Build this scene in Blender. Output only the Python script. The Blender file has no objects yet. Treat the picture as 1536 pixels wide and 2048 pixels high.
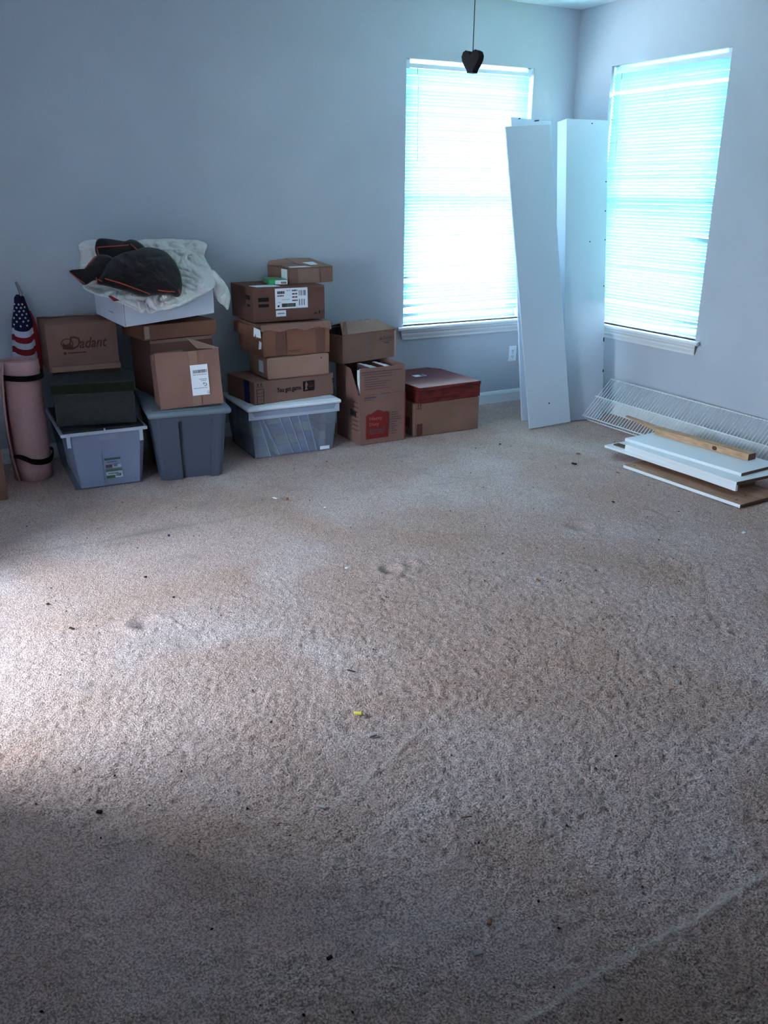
import bpy, bmesh, math, random
import numpy as np
from mathutils import Vector, Matrix, noise
from mathutils.bvhtree import BVHTree
random.seed(7)
sc = bpy.context.scene
COL_ = sc.collection
R = math.radians

# ------------------------------------------------------------------ camera
cam_d = bpy.data.cameras.new('camera')
cam = bpy.data.objects.new('camera', cam_d); COL_.objects.link(cam)
cam_d.sensor_fit = 'VERTICAL'; cam_d.sensor_height = 36.0; cam_d.lens = 1748.98/2048*36
cam_d.clip_start = .02; cam_d.clip_end = 300
Rt = Vector((0.8806,-0.4738,0.0055)); Up = Vector((0.1595,0.3073,0.9381))
Rt.normalize(); Up = (Up-Rt*Up.dot(Rt)).normalized(); Bk = Rt.cross(Up)
m = Matrix((Rt,Up,Bk)).transposed().to_4x4(); m.translation = Vector((-4.5127,-5.4837,1.5522))
cam.matrix_world = m
sc.camera = cam

# ------------------------------------------------------------------ sky, sun, exposure
world = bpy.data.worlds.new('world'); sc.world = world; world.use_nodes = True
wn = world.node_tree.nodes; bg = wn['Background']
bg.inputs[0].default_value = (.78,.87,1.0,1); bg.inputs[1].default_value = 15.0
sd = bpy.data.lights.new('sun','SUN'); sd.energy = 4; sd.angle = R(1); sd.color = (1,.96,.9)
sun = bpy.data.objects.new('sun', sd); COL_.objects.link(sun)
sun.rotation_euler = Vector((0.02,-.5,.85)).to_track_quat('Z','Y').to_euler(); sun.location=(0,-5,8)
sc.view_settings.view_transform = 'Standard'; sc.view_settings.look = 'None'
sc.view_settings.gamma = 1; sc.view_settings.use_curve_mapping = False
sc.view_settings.exposure = 1.88
try:
    sc.cycles.max_bounces = 16; sc.cycles.diffuse_bounces = 8; sc.cycles.transparent_max_bounces = 24
    sc.cycles.sample_clamp_indirect = 8; sc.cycles.caustics_reflective = False; sc.cycles.caustics_refractive = False
    sc.cycles.use_denoising = True
except Exception: pass

def portal(name, loc, rot, sx, sy):
    d = bpy.data.lights.new(name,'AREA'); d.shape='RECTANGLE'; d.size=sx; d.size_y=sy
    d.cycles.is_portal = True
    o = bpy.data.objects.new(name,d); COL_.objects.link(o); o.location=loc; o.rotation_euler=rot

# ------------------------------------------------------------------ materials
def mat(name, col, rough=.7, spec=.3, ns=0, na=0, bs=0, ba=0, metal=0, transl=0, sheen=0, col2=None, trans=0, stretch=None):
    m_ = bpy.data.materials.new(name); m_.use_nodes = True
    nt = m_.node_tree; N = nt.nodes; L = nt.links; b = N['Principled BSDF']; out = N['Material Output']
    b.inputs['Base Color'].default_value = (*col,1); b.inputs['Roughness'].default_value = rough
    b.inputs['Specular IOR Level'].default_value = spec; b.inputs['Metallic'].default_value = metal
    if sheen: b.inputs['Sheen Weight'].default_value = sheen
    tc = N.new('ShaderNodeTexCoord'); mp = N.new('ShaderNodeMapping'); L.new(tc.outputs['Object'], mp.inputs[0])
    if stretch: mp.inputs['Scale'].default_value = stretch
    if na:
        n = N.new('ShaderNodeTexNoise'); n.inputs['Scale'].default_value = ns; n.inputs['Detail'].default_value = 6
        L.new(mp.outputs[0], n.inputs[0])
        r = N.new('ShaderNodeValToRGB'); c2 = col2 or tuple(c*(1-na) for c in col)
        r.color_ramp.elements[0].position=.3; r.color_ramp.elements[1].position=.7
        r.color_ramp.elements[0].color=(*c2,1); r.color_ramp.elements[1].color=(*[min(1,c*(1+na*.3)) for c in col],1)
        L.new(n.outputs[0], r.inputs[0]); L.new(r.outputs[0], b.inputs['Base Color'])
    if ba:
        n2 = N.new('ShaderNodeTexNoise'); n2.inputs['Scale'].default_value = bs; n2.inputs['Detail'].default_value = 4
        L.new(mp.outputs[0], n2.inputs[0])
        bp = N.new('ShaderNodeBump'); bp.inputs['Strength'].default_value = 1; bp.inputs['Distance'].default_value = ba
        L.new(n2.outputs[0], bp.inputs['Height']); L.new(bp.outputs[0], b.inputs['Normal'])
    sh = b.outputs[0]
    if transl:
        t = N.new('ShaderNodeBsdfTranslucent'); t.inputs[0].default_value = (*col,1)
        mx = N.new('ShaderNodeMixShader'); mx.inputs[0].default_value = transl
        L.new(sh, mx.inputs[1]); L.new(t.outputs[0], mx.inputs[2]); sh = mx.outputs[0]
    if trans:
        t = N.new('ShaderNodeBsdfTransparent'); t.inputs[0].default_value = (min(1,col[0]*.6+.62),min(1,col[1]*.6+.62),min(1,col[2]*.6+.62),1)
        mx = N.new('ShaderNodeMixShader'); mx.inputs[0].default_value = trans
        L.new(sh, mx.inputs[1]); L.new(t.outputs[0], mx.inputs[2]); sh = mx.outputs[0]
    L.new(sh, out.inputs[0])
    return m_
M = {}
M['wall'] = mat('wall_paint',(.50,.525,.59),.85,.2, 3,.04, 90,.0012)
M['ceil'] = mat('ceiling_paint',(.66,.70,.72),.9,.2, 0,0, 70,.002)
M['trim'] = mat('trim_paint',(.80,.80,.82),.4,.4)
M['slat'] = mat('blind_slat',(.36,.62,.70),.45,.4, transl=.03)  # daylight's cyan cast is put into the colour of the white slats
M['rail'] = mat('blind_rail',(.72,.80,.86),.4,.4)
M['cord'] = mat('blind_cord',(.85,.9,.95),.7,.2, transl=.3)
M['vinyl'] = mat('window_vinyl',(.85,.88,.9),.4,.4)
M['card'] = mat('cardboard',(.24,.13,.10),.85,.15, 5,.14, 60,.0006)
M['card2'] = mat('cardboard_pinkish',(.26,.14,.115),.85,.15, 5,.12, 60,.0006)
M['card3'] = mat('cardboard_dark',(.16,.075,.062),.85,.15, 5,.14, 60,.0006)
M['card4'] = mat('cardboard_orange',(.25,.112,.075),.8,.15, 4,.25, 40,.001)
M['card5'] = mat('cardboard_light',(.35,.205,.16),.8,.15, 5,.12, 60,.0006)
M['tape'] = mat('packing_tape',(.26,.15,.11),.35,.5)
M['tapelight'] = mat('clear_tape',(.42,.28,.23),.25,.5)
M['paper'] = mat('paper_label',(.80,.82,.88),.5,.3)
M['ink'] = mat('black_ink',(.012,.01,.012),.6,.2)
M['inkbrown'] = mat('brown_ink',(.10,.035,.025),.7,.2)
M['inkgrey'] = mat('grey_ink',(.16,.16,.19),.7,.2)
M['inkpurple'] = mat('purple_ink',(.10,.06,.085),.7,.2)
M['redink'] = mat('red_print',(.20,.020,.018),.7,.2)
M['pinkink'] = mat('pink_print',(.40,.12,.11),.7,.2)
M['greenink'] = mat('green_print',(.06,.16,.06),.6,.2)
M['blueink'] = mat('blue_print',(.012,.025,.11),.6,.2)
M['green'] = mat('green_wrap',(.02,.30,.12),.3,.5)
M['whitecard'] = mat('white_cardboard',(.70,.72,.82),.6,.3, 5,.05)
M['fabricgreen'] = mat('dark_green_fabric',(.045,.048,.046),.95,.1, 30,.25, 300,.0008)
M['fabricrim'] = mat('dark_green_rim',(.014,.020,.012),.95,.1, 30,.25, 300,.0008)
M['totegrey'] = mat('grey_plastic',(.075,.09,.13),.5,.35, 0,0, 400,.0002)
M['totelid'] = mat('grey_lid_plastic',(.15,.185,.23),.45,.4)
M['whitelid'] = mat('white_plastic',(.80,.83,.92),.4,.4)
M['blackpl'] = mat('black_plastic',(.012,.012,.014),.45,.4)
M['clear'] = mat('clear_plastic',(.42,.47,.58),.25,.5, trans=.74)
M['clearthin'] = mat('clear_plastic_bin',(.36,.40,.50),.25,.5, trans=.80)
M['clearrim'] = mat('clear_plastic_rim',(.55,.60,.72),.3,.5, trans=.2)
M['cherry'] = mat('cherry_wood',(.19,.028,.024),.33,.16, 9,.55, 0,0, col2=(.05,.008,.010), stretch=(1,7,7))
M['pink'] = mat('pink_foam',(.54,.31,.31),.9,.15, 60,.06, 200,.0008)
M['black'] = mat('black_strap',(.004,.004,.005),.8,.2)
M['navy'] = mat('flag_navy',(.012,.014,.045),.85,.1)
M['flagred'] = mat('flag_red',(.26,.018,.028),.85,.1)
M['flagwhite'] = mat('flag_white',(.52,.52,.62),.85,.1)
M['metal'] = mat('grey_pole',(.20,.20,.22),.4,.5, metal=.5)
M['bag'] = mat('plastic_bag',(.90,.93,.86),.38,.5, 6,.10, 22,.022, transl=.18, col2=(.86,.76,.78))
M['jacket'] = mat('dark_fleece',(.016,.012,.014),.9,.1, 30,.2, 120,.0015, sheen=.15)
M['orange'] = mat('orange_piping',(.42,.07,.04),.8,.2)
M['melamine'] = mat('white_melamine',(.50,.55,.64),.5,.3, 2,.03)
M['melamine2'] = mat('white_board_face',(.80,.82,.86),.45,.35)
M['chip'] = mat('particle_board_edge',(.20,.115,.085),.95,.1, 200,.4, 300,.001)
M['chipface'] = mat('brown_board_face',(.40,.225,.15),.8,.2, 9,.25, 0,0, stretch=(3,.6,1))
M['pine'] = mat('pine_lumber',(.62,.38,.24),.75,.2, 14,.3, 0,0, stretch=(6,1,6))
M['pineend'] = mat('pine_end_grain',(.22,.115,.085),.9,.1, 60,.4)
M['knot'] = mat('pine_knot',(.12,.045,.03),.8,.2)
M['wire'] = mat('white_coated_wire',(.90,.91,.95),.35,.4)
M['wood_dark'] = mat('dark_wood',(.008,.005,.007),.6,.15)
M['string'] = mat('dark_string',(.03,.045,.05),.9,.1)
M['outlet'] = mat('outlet_white',(.80,.84,.90),.35,.5)
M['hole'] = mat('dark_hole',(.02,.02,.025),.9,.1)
M['lawn'] = mat('lawn_grass',(.10,.20,.07),.95,.1,4,.4)
M['asph'] = mat('concrete_ground',(.55,.55,.53),.9,.1, 3,.1)
M['leaf'] = mat('tree_leaves',(.10,.24,.12),.8,.2, 3,.5)
M['bark'] = mat('tree_bark',(.12,.09,.07),.9,.1)
M['fence'] = mat('fence_boards',(.55,.52,.47),.9,.1, 3,.2)
M['darkcard'] = M['card3']  # second key for the dark cardboard
def carpet_mat():
    m_ = bpy.data.materials.new('beige_carpet'); m_.use_nodes=True; nt=m_.node_tree; N=nt.nodes; L=nt.links; b=N['Principled BSDF']
    b.inputs['Roughness'].default_value=.95; b.inputs['Specular IOR Level'].default_value=.1; b.inputs['Sheen Weight'].default_value=.1
    g=N.new('ShaderNodeNewGeometry')
    def nz(scale,det=5,st=None,dist=0):
        n=N.new('ShaderNodeTexNoise'); n.inputs['Scale'].default_value=scale; n.inputs['Detail'].default_value=det; n.inputs['Distortion'].default_value=dist
        L.new(g.outputs['Position'],n.inputs[0]); return n.outputs[0]
    def ramp(src,stops):
        r=N.new('ShaderNodeValToRGB'); e=r.color_ramp.elements
        while len(e)<len(stops): e.new(.5)
        for k,(p,c) in enumerate(stops): e[k].position=p; e[k].color=(*c,1)
        L.new(src,r.inputs[0]); return r.outputs[0]
    def mix(a,b_,fac,mode='MIX'):
        x=N.new('ShaderNodeMix'); x.data_type='RGBA'; x.blend_type=mode
        if isinstance(fac,float): x.inputs[0].default_value=fac
        else: L.new(fac,x.inputs[0])
        for s,i in ((a,6),(b_,7)):
            if isinstance(s,tuple): x.inputs[i].default_value=(*s,1)
            else: L.new(s,x.inputs[i])
        return x.outputs[2]
    base = ramp(nz(1.6,6,dist=.6),[(.3,(.61,.40,.335)),(.5,(.67,.475,.43)),(.68,(.75,.58,.56))])
    fine = ramp(nz(185,4),[(.38,(.27,.25,.22)),(.60,(1,1,1))])
    c = mix(base,fine,.75,'MULTIPLY')
    # dirt stains nearer the back wall
    st = ramp(nz(4.5,8,dist=1.2),[(.56,(0,0,0)),(.74,(1,1,1))])
    c = mix(c,(.30,.235,.22),mix((0,0,0),st,.35))
    at=N.new('ShaderNodeAttribute'); at.attribute_name='brushed'; c=mix(c,(.80,.70,.66),at.outputs['Fac'])
    a2=N.new('ShaderNodeAttribute'); a2.attribute_name='soiled'; c=mix(c,(.22,.17,.165),a2.outputs['Fac'])
    L.new(c,b.inputs['Base Color'])
    bp=N.new('ShaderNodeBump'); bp.inputs['Distance'].default_value=.009; bp.inputs['Strength'].default_value=.9
    L.new(nz(190,3),bp.inputs['Height']); L.new(bp.outputs[0],b.inputs['Normal'])
    return m_
M['carpet']=carpet_mat()
def glass_mat():
    m_=bpy.data.materials.new('window_glass'); m_.use_nodes=True; nt=m_.node_tree; N=nt.nodes; L=nt.links
    N.remove(N['Principled BSDF']); t=N.new('ShaderNodeBsdfTransparent'); t.inputs[0].default_value=(.93,.98,.98,1)
    g=N.new('ShaderNodeBsdfGlossy'); g.inputs['Roughness'].default_value=.02; 
    x=N.new('ShaderNodeMixShader'); x.inputs[0].default_value=.06; L.new(t.outputs[0],x.inputs[1]); L.new(g.outputs[0],x.inputs[2])
    L.new(x.outputs[0],N['Material Output'].inputs[0]); return m_
M['glass']=glass_mat()

# ------------------------------------------------------------------ mesh helpers
def link(name, me, material=None, parent=None, smooth=False):
    o = bpy.data.objects.new(name, me); COL_.objects.link(o)
    if material is not None and not me.materials: me.materials.append(M[material] if isinstance(material,str) else material)
    if parent is not None: o.parent = parent
    if smooth:
        for p in me.polygons: p.use_smooth = True
    return o
def tag(o, label=None, cat=None, group=None, kind=None):
    if label: o['label']=label
    if cat: o['category']=cat
    if group: o['group']=group
    if kind: o['kind']=kind
    return o
def thing(name, label, cat, loc=(0,0,0), rz=0, group=None, mw=None):
    o = bpy.data.objects.new(name,None); COL_.objects.link(o); o.empty_display_size=.05
    if mw is not None: o.matrix_world = mw
    else: o.location=loc; o.rotation_euler=(0,0,R(rz))
    return tag(o,label,cat,group)
class MB:
    """collects shapes into one mesh"""
    def __init__(s): s.v=[]; s.f=[]
    def add(s,v,f):
        b=len(s.v); s.v+= [tuple(p) for p in v]; s.f+=[tuple(i+b for i in q) for q in f]; return s
    def box(s,x0,y0,z0,x1,y1,z1):
        return s.add([(x0,y0,z0),(x1,y0,z0),(x1,y1,z0),(x0,y1,z0),(x0,y0,z1),(x1,y0,z1),(x1,y1,z1),(x0,y1,z1)],
          [(0,3,2,1),(4,5,6,7),(0,1,5,4),(1,2,6,5),(2,3,7,6),(3,0,4,7)])
    def hexa(s,p): # 8 points, bottom 4 then top 4 (same winding as box)
        return s.add(p,[(0,3,2,1),(4,5,6,7),(0,1,5,4),(1,2,6,5),(2,3,7,6),(3,0,4,7)])
    def rbox(s,x0,y0,z0,x1,y1,z1,r=.004,n=4,warp=None,amp=0,seed=0):
        lo=Vector((x0,y0,z0)); hi=Vector((x1,y1,z1)); r=min(r,*(.499*(hi[k]-lo[k]) for k in range(3)))
        def ticks(a,b): return [a,a+r]+[a+r+(b-a-2*r)*k/n for k in range(1,n)]+[b-r,b]
        T=[ticks(lo[k],hi[k]) for k in range(3)]; idx={}
        def vid(p):
            key=tuple(round(c,6) for c in p)
            if key in idx: return idx[key]
            q=Vector(p); core=Vector([min(max(q[k],lo[k]+r),hi[k]-r) for k in range(3)]); d=q-core
            if d.length>1e-9: q=core+d.normalized()*r
            if amp:
                q+=noise.noise_vector(q*7+Vector((seed,seed*.7,seed*1.3)))*amp
            if warp: q=Vector(warp(*q))
            s.v.append(tuple(q)); idx[key]=len(s.v)-1; return idx[key]
        for ax in range(3):
            a,b=(ax+1)%3,(ax+2)%3
            for side,val in ((0,lo[ax]),(1,hi[ax])):
                for i in range(len(T[a])-1):
                    for j in range(len(T[b])-1):
                        q=[]
                        for (ii,jj) in ((i,j),(i+1,j),(i+1,j+1),(i,j+1)):
                            p=[0,0,0]; p[ax]=val; p[a]=T[a][ii]; p[b]=T[b][jj]; q.append(vid(p))
                        s.f.append(tuple(q if side else q[::-1]))
        return s
    def tube(s,pts,r,k=6,caps=True):
        pts=[Vector(p) for p in pts]; b=len(s.v); n=len(pts)
        up=Vector((0,0,1)); 
        for i,p in enumerate(pts):
            t=(pts[min(i+1,n-1)]-pts[max(i-1,0)]).normalized()
            a=t.cross(up) if abs(t.dot(up))<.95 else t.cross(Vector((1,0,0)))
            a.normalize(); c=t.cross(a); rr=r[i] if isinstance(r,(list,tuple)) else r
            for j in range(k):
                w=2*math.pi*j/k; s.v.append(tuple(p+a*math.cos(w)*rr+c*math.sin(w)*rr))
        for i in range(n-1):
            for j in range(k):
                s.f.append((b+i*k+j,b+i*k+(j+1)%k,b+(i+1)*k+(j+1)%k,b+(i+1)*k+j))
        if caps: s.f.append(tuple(b+j for j in range(k))[::-1]); s.f.append(tuple(b+(n-1)*k+j for j in range(k)))
        return s
    def prism(s,poly,y0,y1): # poly in (x,z), extruded in y
        n=len(poly); v=[(x,y0,z) for x,z in poly]+[(x,y1,z) for x,z in poly]
        return s.add(v,[tuple(range(n)),tuple(range(n,2*n))[::-1]]+[(i,i+n,(i+1)%n+n,(i+1)%n) for i in range(n)])
    def build(s,name,material,parent=None,smooth=False,recalc=True):
        me=bpy.data.meshes.new(name); me.from_pydata(s.v,[],s.f); me.update()
        if recalc:
            b=bmesh.new(); b.from_mesh(me); bmesh.ops.recalc_face_normals(b,faces=b.faces); b.to_mesh(me); b.free()
        return link(name,me,material,parent,smooth)
def text_mb(txt,x,z,h,width=None,y=-.0012,shear=0,off=0.0,flip=False,side=False):
    cu=bpy.data.curves.new('t','FONT'); cu.body=txt; cu.size=1; cu.shear=shear; cu.offset=off; cu.resolution_u=2; cu.extrude=0.0
    o=bpy.data.objects.new('t',cu); COL_.objects.link(o); dg=bpy.context.evaluated_depsgraph_get(); dg.update()
    me=bpy.data.meshes.new_from_object(o.evaluated_get(dg)); bpy.data.objects.remove(o); bpy.data.curves.remove(cu)
    vs=[v.co.copy() for v in me.vertices]; fs=[tuple(p.vertices) for p in me.polygons]; bpy.data.meshes.remove(me)
    if not vs: return MB()
    xs=[v.x for v in vs]; ys=[v.y for v in vs]; w=max(xs)-min(xs); hh=max(ys)-min(ys); sy=h/hh; sx=(width/w) if width else sy
    out=[]
    for v in vs:
        a=x+(v.x-min(xs))*sx; c=z+(v.y-min(ys))*sy
        if flip: a=2*x+(width or w*sx)-a; c=2*z+h-c
        out.append((a,y,c) if not side else (y,a,c))
    b=MB(); b.add(out,fs); return b
def text(parent,material,*a,name='lettering',**k):
    b=text_mb(*a,**k); return b.build(name,material,parent,recalc=False)
def decal(parent,name,material,x0,z0,x1,z1,y=-.0014,t=.0008,side=False,top=None):
    b=MB()
    if top is not None: b.box(x0,z0,top,x1,z1,top+t)
    elif side: b.box(y,x0,z0,y+t,x1,z1)      # on the left side face: x0..x1 run along depth
    else: b.box(x0,y,z0,x1,y+t,z1)
    return b.build(name,material,parent)
def scribble(parent,material,rows,y=-.0018,name='printed_text',side=False):
    """rows of word-like dashes: (x0,x1,z,h)"""
    b=MB()
    for (x0,x1,z,h) in rows:
        x=x0
        while x<x1-.002:
            w=min(random.uniform(.008,.022),x1-x)
            (b.box(y,x,z,y+.0006,x+w*.85,z+h) if side else b.box(x,y,z,x+w*.85,y+.0006,z+h)); x+=w
    return b.build(name,material,parent)
def barcode(parent,material,x0,z0,x1,z1,y=-.002,name='barcode'):
    b=MB(); x=x0
    while x<x1:
        w=random.uniform(.0012,.0035); b.box(x,y,z0,min(x+w,x1),y+.0006,z1); x+=w+random.uniform(.0008,.002)
    return b.build(name,material,parent)

def carton(name,label,A,yaw,w,d,h,z,material='card',r=.004,amp=.0025,group=None,seed=1,open_top=False,mw=None,warp=None,cat='box',bodymat=None):
    t=thing(name,label,cat,(A[0],A[1],z),yaw,group,mw)
    if not open_top:
        MB().rbox(0,0,0,w,d,h,r,5,warp,amp,seed).build('body',material,t,smooth=False)
    else:
        b=MB(); k=.005
        b.rbox(0,0,0,w,k,h,.0015,6,warp,amp,seed); b.rbox(0,d-k,0,w,d,h,.0015,6,warp,amp,seed)
        b.rbox(0,0,0,k,d,h,.0015,6,warp,amp,seed); b.rbox(w-k,0,0,w,d,h,.0015,6,warp,amp,seed)
        b.rbox(0,0,0,w,d,k,.0015,4,None,0)
        b.build('body',material,t)
    return t
def slab(parent,name,material,pts,th=.004):
    """thin board through 4+ coplanar-ish points, thickness th along the normal"""
    p=[Vector(q) for q in pts]; n=(p[1]-p[0]).cross(p[2]-p[0]).normalized()*th
    k=len(p); b=MB(); b.add(p+[q+n for q in p],[tuple(range(k))[::-1],tuple(range(k,2*k))]+[(i,(i+1)%k,(i+1)%k+k,i+k) for i in range(k)])
    return b.build(name,material,parent)
# ------------------------------------------------------------------ the room
H=2.74; WAx0,WAx1=-1.4026,-.378; WBy1,WBy0=-.3678,-1.3925; ZB,ZT=.635,2.3482
XL=-4.76; T=.15; XA=-5.60; NJ,SJ=-1.90,-3.04
def struct(name,b,material,**k):
    return tag(b.build(name,material,**k),kind='structure')
# carpet: real pile relief in the part in view
def carpet():
    x0,x1,y0,y1=-4.95,0.0,-5.05,0.0; st=.0085
    nx=int((x1-x0)/st); ny=int((y1-y0)/st)
    X,Y=np.meshgrid(np.linspace(x0,x1,nx),np.linspace(y0,y1,ny))
    rng=np.random.default_rng(3)
    def sm(sig):
        a=rng.standard_normal((ny,nx)); k=np.exp(-.5*(np.arange(-3*sig,3*sig+1)/sig)**2); k/=k.sum()
        a=np.apply_along_axis(lambda r:np.convolve(r,k,'same'),0,a); a=np.apply_along_axis(lambda r:np.convolve(r,k,'same'),1,a)
        return a/a.std()
    fade=np.clip((-Y-1.2)/1.4,.12,1)
    Z=-.0035+(rng.standard_normal((ny,nx))*.0022+sm(1)*.0010)*fade+0
    Z=np.minimum(Z,.0008)
    # seams and drag lines in the pile
    def line(ax,ay,bx,by,w,hh,wob=.008):
        dx,dy=bx-ax,by-ay; Ln=math.hypot(dx,dy); t=((X-ax)*dx+(Y-ay)*dy)/Ln**2; d=((X-ax)*dy-(Y-ay)*dx)/Ln+np.sin(t*19)*wob
        m_=(t>0)&(t<1); return np.where(m_,hh*np.exp(-(d/w)**2),0)
    BR=line(-3.95,-4.50,-2.6,-4.43,.006,.55,.004)+line(-3.60,-3.68,-3.12,-3.42,.005,.4,.003)
    DT=line(-4.9,-1.51,-3.1,-1.49,.012,.30,.006)+line(-2.3,-1.50,-.9,-1.55,.010,.18,.006)
    Z+=line(-3.95,-4.50,-2.6,-4.43,.012,.003,.004)
    Z+=line(-3.60,-3.68,-3.12,-3.42,.010,.002,.003)
    Z-=line(-4.9,-1.51,-3.1,-1.49,.014,.004,.006)+line(-2.3,-1.50,-.9,-1.55,.012,.003,.006)
    for (cx,cy,r,dp) in ((-3.9,-2.43,.045,.016),(-2.83,-2.43,.04,.014),(-2.72,-2.42,.03,.008),(-1.75,-2.4,.05,.012),(-3.84,-2.45,.03,.008),(-2.86,-1.36,.03,.008)):
        d2=((X-cx)**2+(Y-cy)**2)/r**2; Z-=dp*np.exp(-d2*1.4)-.4*dp*np.exp(-(np.sqrt(d2)-1.5)**2*6)
    for (cx,cy,rx,ry,s_) in ((-3.9,-2.43,.05,.03,.45),(-2.83,-2.43,.04,.02,.35),(-1.75,-2.4,.05,.025,.22),(-3.64,-1.50,.16,.05,.40),(-3.80,-1.58,.07,.03,.30),(-2.80,-1.22,.07,.04,.35),(-2.86,-1.12,.05,.03,.30),(-2.9,-1.36,.10,.04,.22),(-1.95,-.95,.10,.04,.20),(-3.3,-1.2,.2,.06,.12)):
        DT+=s_*np.exp(-((X-cx)/rx)**2-((Y-cy)/ry)**2)
    Z=np.where((np.abs(X-x0)<.02)|(np.abs(X-x1)<.02)|(np.abs(Y-y0)<.02)|(np.abs(Y-y1)<.02),-.0035,Z)
    v=np.stack([X.ravel(),Y.ravel(),Z.ravel()],1)
    i=np.arange((ny-1)*(nx-1)); a=(i//(nx-1))*nx+i%(nx-1); f=np.stack([a,a+1,a+nx+1,a+nx],1)
    b0=len(v); ex=np.array([(XA-T,-8,-.0035),(x0,-8,-.0035),(x0,T,-.0035),(XA-T,T,-.0035),(x0,-8,-.0035),(T,-8,-.0035),(T,y0,-.0035),(x0,y0,-.0035)])
    ef=np.array([[0,1,2,3],[4,5,6,7]])+b0
    v=np.concatenate([v,ex]); f=np.concatenate([f,ef])
    me=bpy.data.meshes.new('floor'); me.vertices.add(len(v)); me.vertices.foreach_set('co',v.ravel().astype(np.float32))
    me.loops.add(f.size); me.loops.foreach_set('vertex_index',f.ravel().astype(np.int32))
    me.polygons.add(len(f)); me.polygons.foreach_set('loop_start',(np.arange(len(f))*4).astype(np.int32))
    me.update(calc_edges=True); me.validate()
    for nm,arr in (('brushed',BR),('soiled',np.clip(DT,0,.6))):
        a_=me.attributes.new(nm,'FLOAT','POINT'); a_.data.foreach_set('value',np.concatenate([arr.ravel(),np.zeros(8)]).astype(np.float32))
    me.polygons.foreach_set('use_smooth',np.ones(len(me.polygons),dtype=bool))
    return tag(link('floor',me,'carpet'),kind='structure')
carpet()
b=MB(); b.box(XL-T,0,-.1,WAx0,T,H); b.box(WAx1,0,-.1,T,T,H); b.box(WAx0,0,-.1,WAx1,T,ZB); b.box(WAx0,0,ZT,WAx1,T,H)
struct('wall_back',b,'wall')
b=MB(); b.box(0,-8,-.1,T,WBy0,H); b.box(0,WBy1,-.1,T,0,H); b.box(0,WBy0,-.1,T,WBy1,ZB); b.box(0,WBy0,ZT,T,WBy1,H)
struct('wall_right',b,'wall')
# left wall with a guessed uncovered window, outside the frame, its alcove shaped for the light, then the jog of the entry where the photographer stands
LW0,LW1,LZ0,LZ1=-3.00,-1.92,.50,1.85
b=MB(); b.box(XL-T,-8,-.1,XL,SJ,H); b.box(XL-T,NJ,-.1,XL,0,H)
b.box(XA,SJ-T,-.1,XL-T,SJ,H); b.box(XA,NJ,-.1,XL-T,NJ+T,H)
b.box(XA-T,SJ-T,-.1,XA,LW0,H); b.box(XA-T,LW1,-.1,XA,NJ+T,H); b.box(XA-T,LW0,-.1,XA,LW1,LZ0); b.box(XA-T,LW0,LZ1,XA,LW1,H)
struct('wall_left',b,'wall')
b=MB(); b.box(-4.91,-8.15,-.1,T,-8,H); b.box(-2.5,-4.70,-.1,0,-4.55,H); b.box(-2.5,-8,-.1,-2.35,-4.70,H); b.box(-4.76,-3.7,2.12,-2.5,-3.55,H).box(-2.5,-4.55,2.12,0,-3.55,H).box(-4.76,-8,2.12,-2.5,-3.7,2.2)  # header and low ceiling over the entry are added to darken the near carpet
struct('wall_front_added_soffit',b,'wall')
struct('ceiling',MB().box(XA-.5,-8.4,H,.55,.55,H+.12),'ceil')
# baseboards
def baseboard(name,p0,p1,nrm):
    b=MB(); a=Vector(p0); c=Vector(p1); n=Vector(nrm)
    prof=[(0,-.004),(.013,-.004),(.013,.066),(.010,.076),(.005,.088),(0,.09)]
    k=len(prof); v=[a+n*q+Vector((0,0,z)) for q,z in prof]+[c+n*q+Vector((0,0,z)) for q,z in prof]
    b.add(v,[tuple(range(k)),tuple(range(k,2*k))[::-1]]+[(i,(i+1)%k,(i+1)%k+k,i+k) for i in range(k)])
    struct(name,b,'trim')
baseboard('baseboard_back',(XL,0,0),(0,0,0),(0,-1,0))
baseboard('baseboard_right',(0,-.013,0),(0,-4.55,0),(-1,0,0))
baseboard('baseboard_left',(XL,NJ,0),(XL,-.013,0),(1,0,0))
# sills with moulded aprons
def sill(name,along,c0,c1):
    # local profile: q = out from the wall, z
    stool=[(-.09,ZB-.022),(-.09,ZB),(.045,ZB),(.052,ZB-.006),(.052,ZB-.016),(.046,ZB-.022)]
    apron=[(0,ZB-.022),(.040,ZB-.022),(.038,ZB-.036),(.026,ZB-.046),(.024,ZB-.060),(.014,ZB-.078),(.012,ZB-.092),(0,ZB-.092)]
    def pt(s,q,z): return (s,-q,z) if along=='x' else (-q,s,z)
    for prof,e,nm in ((stool,.062,name),(apron,.004,'apron')):
        k=len(prof); b=MB(); v=[]
        for s_,sg in ((c0,-1),(c1,1)):
            for q,z in prof:
                ext=e if nm==name else .004+q*.9
                if nm==name and q<0: ext=0
                v.append(pt(s_+sg*ext,q,z))
        b.add(v,[tuple(range(k)),tuple(range(k,2*k))[::-1]]+[(i,(i+1)%k,(i+1)%k+k,i+k) for i in range(k)])
        if nm==name: root=struct(name,b,'trim')
        else: b.build('apron','trim',root)
sill('trim_1','x',WAx0,WAx1); sill('trim_2','y',WBy0,WBy1)
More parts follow.
